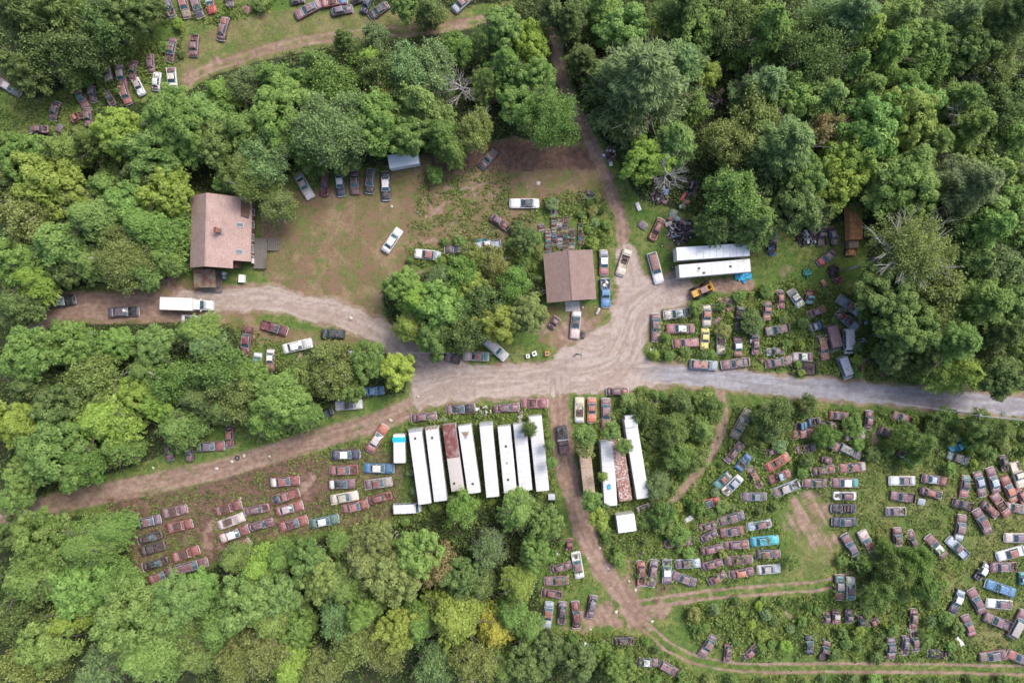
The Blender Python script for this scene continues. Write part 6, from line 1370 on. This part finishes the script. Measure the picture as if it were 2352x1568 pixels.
def crown_spray(seed, whorls=9, per=62, leaf=.045, rag=.3):
    """layered sprays of broad leaves: an uneven, tiered broadleaf crown"""
    rs = np.random.RandomState(seed); C = []; Nn = []; S = []; V = []; ph = rs.rand(3) * 6.28
    for k in range(whorls):
        t = k / (whorls - 1); z = .88 - 1.35 * t; Lr = .10 + .95 * math.sin(min(1, t * 1.15) * 1.45); nb = int(6 + 12 * t); off = rs.rand() * 6.28
        for b in range(nb):
            th = off + b * 6.283 / nb + rs.uniform(-.3, .3); L = Lr * (1 + .15 * math.sin(3 * th + ph[0]) + .1 * math.sin(7 * th + ph[1])) * rs.uniform(1 - rag, 1.1); zz = z + rs.uniform(-.10, .10)
            for tw in range(3):
                a = th + (tw - 1) * rs.uniform(.15, .35); d = np.array([math.cos(a), math.sin(a), rs.uniform(-.22, .12)]); s0 = rs.uniform(.25, .55); s = s0 + (1 - s0) * rs.rand(per) ** .7; side = np.array([-math.sin(a), math.cos(a), 0]); u = rs.normal(size=per) * .45
                wd = .045 + .10 * np.sin(np.clip((s - s0) / (1 - s0), 0, 1) * 2.8); p = d * (s * L * (1 if tw == 1 else .88))[:, None] + side * (u * wd)[:, None]; p[:, 2] += zz + rs.normal(size=per) * .03 - .05 * np.abs(u) - .10 * s ** 3
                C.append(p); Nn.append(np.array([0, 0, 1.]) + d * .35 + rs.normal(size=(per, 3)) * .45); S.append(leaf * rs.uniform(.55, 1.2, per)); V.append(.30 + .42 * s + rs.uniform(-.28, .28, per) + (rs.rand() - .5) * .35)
    return leaf_mesh("spray_crown", np.concatenate(C), np.concatenate(Nn), np.concatenate(S), np.concatenate(V), M_LEAF, .6)
def crown_birch(seed, nc=70, per=150, leaf=.034):
    rs = np.random.RandomState(seed); C = []; Nn = []; S = []; V = []; ph = rs.rand(4) * 6.28
    for k in range(nc):
        d = sph(rs, 1)[0]; d[2] = abs(d[2]) - .25 * rs.rand(); th = math.atan2(d[1], d[0]); rad = (1 + .14 * math.sin(2 * th + ph[0]) + .12 * math.sin(5 * th + ph[1])) * rs.uniform(.45, .92); c = d * rad * np.array([1, 1, .9])
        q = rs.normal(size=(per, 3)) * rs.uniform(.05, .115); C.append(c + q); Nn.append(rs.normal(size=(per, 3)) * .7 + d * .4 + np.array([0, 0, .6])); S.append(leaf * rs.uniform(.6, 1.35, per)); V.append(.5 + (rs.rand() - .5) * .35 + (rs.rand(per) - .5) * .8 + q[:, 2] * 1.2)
    return leaf_mesh("birch_crown", np.concatenate(C), np.concatenate(Nn), np.concatenate(S), np.concatenate(V), M_LEAF, .6)
def branch(mb, p, d, L, r, rs, depth, spread=.55):
    q = p
    for k in range(3):
        d = (d + Vector((rs.uniform(-1, 1), rs.uniform(-1, 1), rs.uniform(-.4, .6))) * .16).normalized(); e = q + d * L / 3; mb.tube(q, e, r * (1 - k * .22), r * (1 - (k + 1) * .22), 5 if depth else 4, caps=False)
        if depth > 0 and k > 0 or (depth > 1 and k == 0):
            for _ in range(2): nd = (d + Vector((rs.uniform(-1, 1), rs.uniform(-1, 1), rs.uniform(-.3, .5))) * spread * 1.4).normalized(); branch(mb, e, nd, L * rs.uniform(.45, .7), r * .5, rs, depth - 1, spread)
        q = e
def trunk_mesh(seed, pale=False, dead=False, bare=0):
    rs = random.Random(seed); m = MB()
    m.tube((0, 0, -1.55), (.02, .01, -.9), .07, .055, 8); m.tube((.02, .01, -.9), (-.01, .02, -.2), .055, .045, 8); m.tube((-.01, .02, -.2), (.02, 0, .45), .045, .015, 7)
    for k in range(7 if not dead else 10):
        th = k * 2.4 + rs.uniform(-.4, .4); z = -.55 + .9 * k / 8; d = Vector((math.cos(th), math.sin(th), rs.uniform(.25, .7))).normalized(); branch(m, Vector((0, 0, z)), d, rs.uniform(.6, .85), .026 if not dead else .032, rs, 2 if dead else 1)
    return m.mesh("tree_trunk", M_PALE if pale else M_BARK, True)
CR = {'M': [crown_spray(s, w) for s, w in ((71, 9), (72, 8), (73, 10), (74, 9), (75, 7), (76, 9))] + [crown_maple(s, nc, per, lf) for s, nc, per, lf in ((1, 150, 85, .043), (2, 130, 95, .044), (3, 160, 80, .042), (4, 120, 100, .045), (5, 150, 85, .042), (6, 140, 90, .043))],
      'ML': [crown_maple(s, 190, 115, .031, .8, .14, (.09, .17)) for s in (11, 12)] + [crown_spray(s, 13, 80, .031, .35) for s in (13, 14)],
      'P': [crown_pine(s, w) for s, w in ((21, 9), (22, 10), (23, 8))], 'PL': [crown_pine(31, 13, 170, .045)],
      'B': [crown_birch(s, nc) for s, nc in ((41, 95), (42, 105), (43, 85), (44, 100))], 'BL': [crown_birch(51, 150, 150, .024)],
      'S': [crown_maple(s, 42, 60, .085, .9, .2, (.2, .34)) for s in (61, 62, 63)] + [crown_birch(64, 36, 70, .062), crown_pine(65, 6, 60, .10)]}
TR = {'b': [trunk_mesh(s) for s in (1, 2, 3)], 'p': [trunk_mesh(s, True) for s in (4, 5)], 'x': [trunk_mesh(s, True, True) for s in (6, 7, 8)]}
TONE = {'G': (.112, .225, .050), 'L': (.175, .315, .078), 'Y': (.260, .360, .050), 'Z': (.45, .50, .075), 'X': (.48, .46, .055), 'B': (.175, .270, .140), 'D': (.060, .122, .042), 'O': (.225, .250, .085), 'T': (.33, .26, .13), 'E': (.4, .38, .36)}
TWORD = {'G': 'mid-green', 'L': 'pale green', 'Y': 'yellow-green', 'Z': 'bright lime-yellow', 'X': 'golden yellow', 'B': 'grey-green', 'D': 'dark green', 'O': 'olive-green', 'T': 'tan-tinged', 'E': 'bare grey'}
TREEREC = []
leaning_birch()
def put_tree(u, v, r, kind, tone, rs):
    rm = r * K; h = min(19.0, max(2.2, 3.5 + rm * 1.6 + rs.uniform(-1.5, 1.5))) if r > 30 else rm * 1.9
    if u > 1400 and v < 900: h *= 1.08
    if 1460 < u < 1660 and 900 < v < 1250: h *= .75
    if 1190 < u < 1460 and 940 < v < 1200: h = max(h, 7.0 + rm * .8)
    zc = h - rm * (.85 if kind != 'P' else .95) if h > rm * 1.3 else rm * .55
    X, Y = P(u, v, zc + rm * .3); rm *= (H - zc - rm * .3) / H * {'M': .90, 'P': 1.0, 'B': .95, 'X': 1.0, 'S': 1.0}[kind]
    if kind in 'MPB' and r > 28 and min(samp(FOREST, np.array([u + math.cos(q) * r * 1.15 for q in range(7)]), np.array([v + math.sin(q) * r * 1.15 for q in range(7)]))) > .5: rm *= 1.27
    t = empty({'M': 'broadleaf_tree', 'P': 'pine_tree', 'B': 'birch_tree', 'X': 'dead_tree', 'S': 'shrub'}[kind] if r > 22 or kind == 'P' else 'shrub', (X, Y, 0)); c = TONE[tone]; c = tuple(q * rs.uniform(.86, 1.14) for q in c)
    if kind == 'X':
        o = link('trunk', rs.choice(TR['x']), t); s = rm * 1.25; o.scale = (s, s, max(s, h / 2.1)); o.location = (0, 0, o.scale[2] * 1.5); o.rotation_euler = (0, 0, rs.random() * 6.28)
    else:
        key = kind + ('L' if r > 70 and kind in 'MPB' else ''); key = 'S' if r <= 28 and kind != 'P' else key
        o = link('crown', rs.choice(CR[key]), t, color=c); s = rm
        if kind == 'P' and r <= 30: o.data = CR['P'][0]
        o.scale = (s * rs.uniform(.92, 1.08), s * rs.uniform(.92, 1.08), s * rs.uniform(.85, 1.05) * (1.45 if kind == 'P' else 1.3 if r > 28 else 1)); o.location = (0, 0, zc); o.rotation_euler = (rs.uniform(-.08, .08), rs.uniform(-.08, .08), rs.random() * 6.28)
        q = link('trunk', rs.choice(TR['p' if kind == 'B' and tone in 'OT' else 'b']), t); k = max(zc / 1.5, s * .75); q.scale = (s * .95, s * .95, k); q.location = (0, 0, zc); q.rotation_euler = (0, 0, rs.random() * 6.28)
    TREEREC.append(dict(o=t, u=u, v=v, r=r, kind=kind, tone=tone, X=X, Y=Y, h=h))
rs_ = random.Random(77)
tl = [q.split() for ln in TREES.strip().splitlines() for q in ln.split(';')]
tl = [(float(a), float(b), float(c), d, e) for a, b, c, d, e in tl if float(c) > 5]
# the woods between the surveyed trees
cov = np.zeros_like(GX)
for a, b, c, d, e in tl: cov = np.maximum(cov, np.hypot(GX - a, GY - b) < c * .8)
fill = []; cand = np.argwhere((FOREST > .55) & (GX > -28) & (GX < 2380) & (GY > -28) & (GY < 1596)); rr = np.random.RandomState(4); rr.shuffle(cand)
for y, x in cand:
    if len(fill) + len(tl) > 318: break
    if cov[y, x]: continue
    u, v = GX[y, x], GY[y, x]; r = rr.uniform(32, 48); k = str(rr.choice(list("MMMBP"))); tn = str(rr.choice(list("GGDDBLO"))); fill.append((float(u), float(v), float(r), k, tn)); cov = np.maximum(cov, np.hypot(GX - u, GY - v) < r * 1.0)
print('fill', len(fill), len(tl))
for a in tl + fill: put_tree(*((a[0], a[1], a[2] * (1.2 if a[1] < 70 and a[0] > 1200 else 1), a[3], a[4])), rs_)

# ------------------------------------------------------------------ what must stay clear of leaves
FB = 2.0; FWd, FHt = 1252, 860      # finer mask in cells of 2 survey units
fcar = np.zeros((FHt, FWd), bool); FX, FY = np.meshgrid(-76 + (np.arange(FWd) + .5) * FB, -76 + (np.arange(FHt) + .5) * FB)
for (X, Y, hl, hw, deg) in FOOT + [(c['X'], c['Y'], c['L'] / 2 + .05, c['W'] / 2 + .02, c['a']) for c in CARREC]:
    u, v = X / K + 1176, 784 - Y / K; R_ = (hl + hw) / K + 4; x0, x1 = int(max(0, (u - R_ + 76) / FB)), int(min(FWd, (u + R_ + 76) / FB + 1)); y0, y1 = int(max(0, (v - R_ + 76) / FB)), int(min(FHt, (v + R_ + 76) / FB + 1))
    if x1 <= x0 or y1 <= y0: continue
    dx = (FX[y0:y1, x0:x1] - u) * K; dy = -(FY[y0:y1, x0:x1] - v) * K; c, s = math.cos(R(deg)), math.sin(R(deg)); fcar[y0:y1, x0:x1] |= (abs(dx * c + dy * s) < hl) & (abs(-dx * s + dy * c) < hw)
def blocked(u, v):
    x = ((u + 76) / FB).astype(int); y = ((v + 76) / FB).astype(int); ok = (x >= 0) & (x < FWd) & (y >= 0) & (y < FHt); r = np.zeros(len(u), bool); r[ok] = fcar[y[ok], x[ok]]; return r

# shrubs: each one its own thing, scattered where the brush is thick
rr = np.random.RandomState(12); SH = []; pts = []
cand = np.argwhere((SCRUB > .55) & (FOREST < .4) & (GX > -20) & (GX < 2372) & (GY > -20) & (GY < 1588)); rr.shuffle(cand)
for y, x in cand:
    u, v = GX[y, x] + rr.uniform(-2, 2), GY[y, x] + rr.uniform(-2, 2); r = rr.uniform(8, 17)
    if len(SH) >= 270: break
    if any((u - a) ** 2 + (v - b) ** 2 < ((r + c) * .85) ** 2 for a, b, c in SH): continue
    q = np.array([(u + math.cos(t) * r * .7 * s, v + math.sin(t) * r * .7 * s) for t in np.arange(0, 6.28, .7) for s in (.3, 1)])
    if blocked(q[:, 0], q[:, 1]).mean() > .08: continue
    if samp(PLAZM, np.array([u]), np.array([v]))[0] > .2 or samp(BARE, np.array([u]), np.array([v]))[0] > .25: continue
    g_, s_, d_, _, _ = road_fields(np.array([u]), np.array([v]))
    if max(g_[0], s_[0], d_[0]) > .2: continue
    SH.append((u, v, r))
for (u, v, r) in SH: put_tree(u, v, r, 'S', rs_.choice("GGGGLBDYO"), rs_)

# undergrowth: leaves nobody could count
def undergrowth():
    rr = np.random.RandomState(3); n0 = 1100000; u = rr.uniform(-60, 2412, n0); v = rr.uniform(-60, 1628, n0)
    sc = samp(SCRUB, u + (fbm(u, v, 20, 21) - .5) * 40, v + (fbm(u, v, 20, 22) - .5) * 40); cl = fbm(u, v, 16, 31, 3); d = np.clip(sc * 1.25 * np.clip((cl - .27) * 4.5, 0, 1), 0, 1)
    keep = rr.rand(n0) < d * .7; u, v, sc, cl, d = u[keep], v[keep], sc[keep], cl[keep], d[keep]
    g_, s_, di, _, _ = road_fields(u, v); b = samp(BARE, u, v); k = (np.maximum(np.maximum(g_, s_), np.maximum(di, b)) < .3 + rr.rand(len(u)) * .3) & ~(blocked(u, v) & (rr.rand(len(u)) > .03 + .15 * (sc > .75) * (cl > .56))); u, v, sc, cl, d = u[k], v[k], sc[k], cl[k], d[k]
    hgt = (.15 + 1.25 * np.clip((cl - .35) * 3, 0, 1) * sc) * rr.uniform(.35, 1, len(u)); bl = blocked(u, v); hgt += np.where(bl, .45 + .6 * (cl > .5), 0); C = np.stack([(u - 1176) * K, (784 - v) * K, ground_z(u, v) + hgt + .03], 1)
    Nn = np.array([0, 0, 1.]) + rr.normal(size=C.shape) * .55; S = rr.uniform(.12, .28, len(u)); tn = fbm(u, v, 40, 51, 3) * 1.5 - .25 + (hgt - .4) * .2 - 1.1 * samp(FOREST, u, v) + rr.uniform(-.12, .12, len(u)); V = rr.rand(len(u)) * .75 + .2 * (hgt > .6)  # tone lowered inside the woods: tree shade put into the leaf colour
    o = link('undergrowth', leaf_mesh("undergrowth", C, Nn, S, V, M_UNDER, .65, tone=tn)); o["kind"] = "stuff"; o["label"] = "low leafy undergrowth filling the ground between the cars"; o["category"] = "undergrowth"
    # thin grass and weeds over the open ground
    n1 = 420000; u = rr.uniform(-40, 2392, n1); v = rr.uniform(-40, 1608, n1); cl = fbm(u, v, 11, 61, 3); k = (cl > .5 + rr.rand(n1) * .22) & (samp(FOREST, u, v) < .5); u, v, cl = u[k], v[k], cl[k]
    g_, s_, di, _, _ = road_fields(u, v); b = samp(BARE, u, v); dr = samp(DRY, u, v); k = (np.maximum(np.maximum(g_, s_), np.maximum(di, b)) < .35) & ~blocked(u, v) & (rr.rand(len(u)) > dr * .5); u, v, dr = u[k], v[k], dr[k]
    C = np.stack([(u - 1176) * K, (784 - v) * K, ground_z(u, v) + .08 + rr.uniform(0, .15, len(u))], 1); Nn = np.array([0, 0, 1.]) + rr.normal(size=C.shape) * .7; tn = fbm(u, v, 25, 71, 3) * 1.3 + .12 - dr * .1; o = link('grass', leaf_mesh("grass", C, Nn, rr.uniform(.07, .16, len(u)), rr.rand(len(u)), M_UNDER, .4, tone=tn)); o["kind"] = "stuff"; o["label"] = "rough grass and weeds over the open ground"; o["category"] = "grass"
undergrowth()
# ------------------------------------------------------------------ labels: what it looks like, then where it stands next to something one can find
LM = [(P(510, 530), "pink-roofed house"), (P(1310, 640), "brown-roofed garage"), (P(965, 1070), "leftmost trailer"), (P(1238, 1040), "eighth trailer"), (P(1038, 1050), "red-topped trailer"), (P(1632, 600), "crosswise trailer pair"),
      (P(1615, 662), "yellow loader"), (P(1294, 1010), "tow truck"), (P(1757, 1242), "bright turquoise sedan"), (P(2299, 1351), "bright blue sedan"), (P(1941, 1349), "teal and white pair"), (P(915, 850), "bright lime-yellow tree"), (P(270, 298), "big yellow-green maple"),
      (P(423, 698), "white box truck"), (P(765, 766), "black hatchback"), (P(902, 552), "white modern sedan"), (P(866, 1007), "pink and white sedan"), (P(1439, 1201), "square storage box"), (P(1448, 1050), "cooling-box trailer"), (P(1335, 815), "junction pole"), (P(2250, 954), "roadside pole"),
      (P(1964, 515), "orange box truck"), (P(1660, 1157), "bright red sedan"), (P(1132, 1452), "golden yellow tree"), (P(1475, 185), "big pale pine"), (P(926, 367), "pale camper trailer"), (P(1205, 467), "white car with black roof"), (P(1540, 920), "left end of the grey road"),
      (P(1940, 844), "blue-grey van"), (P(1946, 782), "white van"), (P(616, 555), "timber house deck"), (P(0, 0), "top left corner"), (P(2352, 0), "top right corner"), (P(0, 1568), "bottom left corner"), (P(2352, 1568), "bottom right corner"), (P(1782, 1065), "orange open car"), (P(560, 1250), "lower left rows"), (P(935, 1165), "cream van")]
def relate(X, Y, k=0):
    ds = sorted(((math.hypot(X - a, Y - b), a, b, n) for (a, b), n in LM if math.hypot(X - a, Y - b) > 3.2))
    d, a, b, n = ds[k]; dx, dy = X - a, Y - b; hx, vx = abs(round(dx)), abs(round(dy)); ps = []
    if hx: ps.append(f"{hx} m {'right' if dx > 0 else 'left'}")
    if vx: ps.append(f"{vx} m {'above' if dy > 0 else 'below'}")
    return " and ".join(ps) + " " + ("of the " if (ps[-1].endswith('t')) else "the ") + n
used = {}
def cap(s):
    w = s.split(); return " ".join(w[:16])
GRP = lambda X, Y: None
for c in CARREC:
    h, r_, t = c['cc']; tn, cat = TNAME[c['kind']]; X, Y = c['X'], c['Y']; a = CNAME[h]
    if h == r_: d = f"{a} {tn}"
    else: d = f"{a} {tn} with {CNAME[r_]} roof" if c['kind'] not in 'O' else f"{a} {tn}"
    u, v = X / K + 1176, 784 - Y / K
    g = ("cars at the top left clearing" if u < 1176 and v < 300 else "cars parked in the house yard and drive" if v < 850 and u < 1240 else "cars beside the garage" if v < 760 and u < 1480 else "wrecks right of the junction above the gravel road" if v < 880 else
         "cars in rows at the lower left" if u < 960 else "cars around the trailers and the dirt track" if u < 1450 else "wrecks in the lower right field")
    for k in range(9):
        lab = d + ", " + relate(X, Y, k)
        if len(lab.split()) > 16: lab = (d.split(' with ')[0]) + ", " + relate(X, Y, k)
        if len(lab.split()) <= 16 and lab not in used: break
    used[lab] = 1; tag(c['o'], lab, cat, g)
for t in TREEREC:
    tw = TWORD[t['tone']]; X, Y = t['X'], t['Y']; small = t['o'].name.startswith('shrub'); sz = '' if small else ('huge ' if t['r'] > 85 else 'broad ' if t['r'] > 62 else 'small ' if t['r'] < 38 else '')
    kn = {'M': 'broadleaf tree', 'P': 'pine', 'B': 'fine-leaved tree', 'X': 'dead tree', 'S': 'shrub'}[t['kind']] if not small else 'leafy shrub'
    if small: sz = 'low ' if t['r'] < 12 else ''
    Xc, Yc = P(t['u'], t['v'])
    for k in range(9):
        lab = f"{sz}{tw} {kn}, " + relate(Xc, Yc, k)
        if len(lab.split()) > 16: lab = f"{sz}{tw.split('-')[0] if 0 else tw} {kn.split()[-1]}, " + relate(Xc, Yc, k)
        if len(lab.split()) <= 16 and lab not in used: break
    used[lab] = 1; tag(t['o'], lab, 'shrub' if small else 'tree', 'shrubs growing among the wrecks' if small else ('bare dead trees' if t['kind'] == 'X' else 'trees of the surrounding woods'))
print("cars", len(CARREC), "trees", sum(not t['o'].name.startswith('shrub') for t in TREEREC), "shrubs", sum(t['o'].name.startswith('shrub') for t in TREEREC), "objects", len(bpy.data.objects))
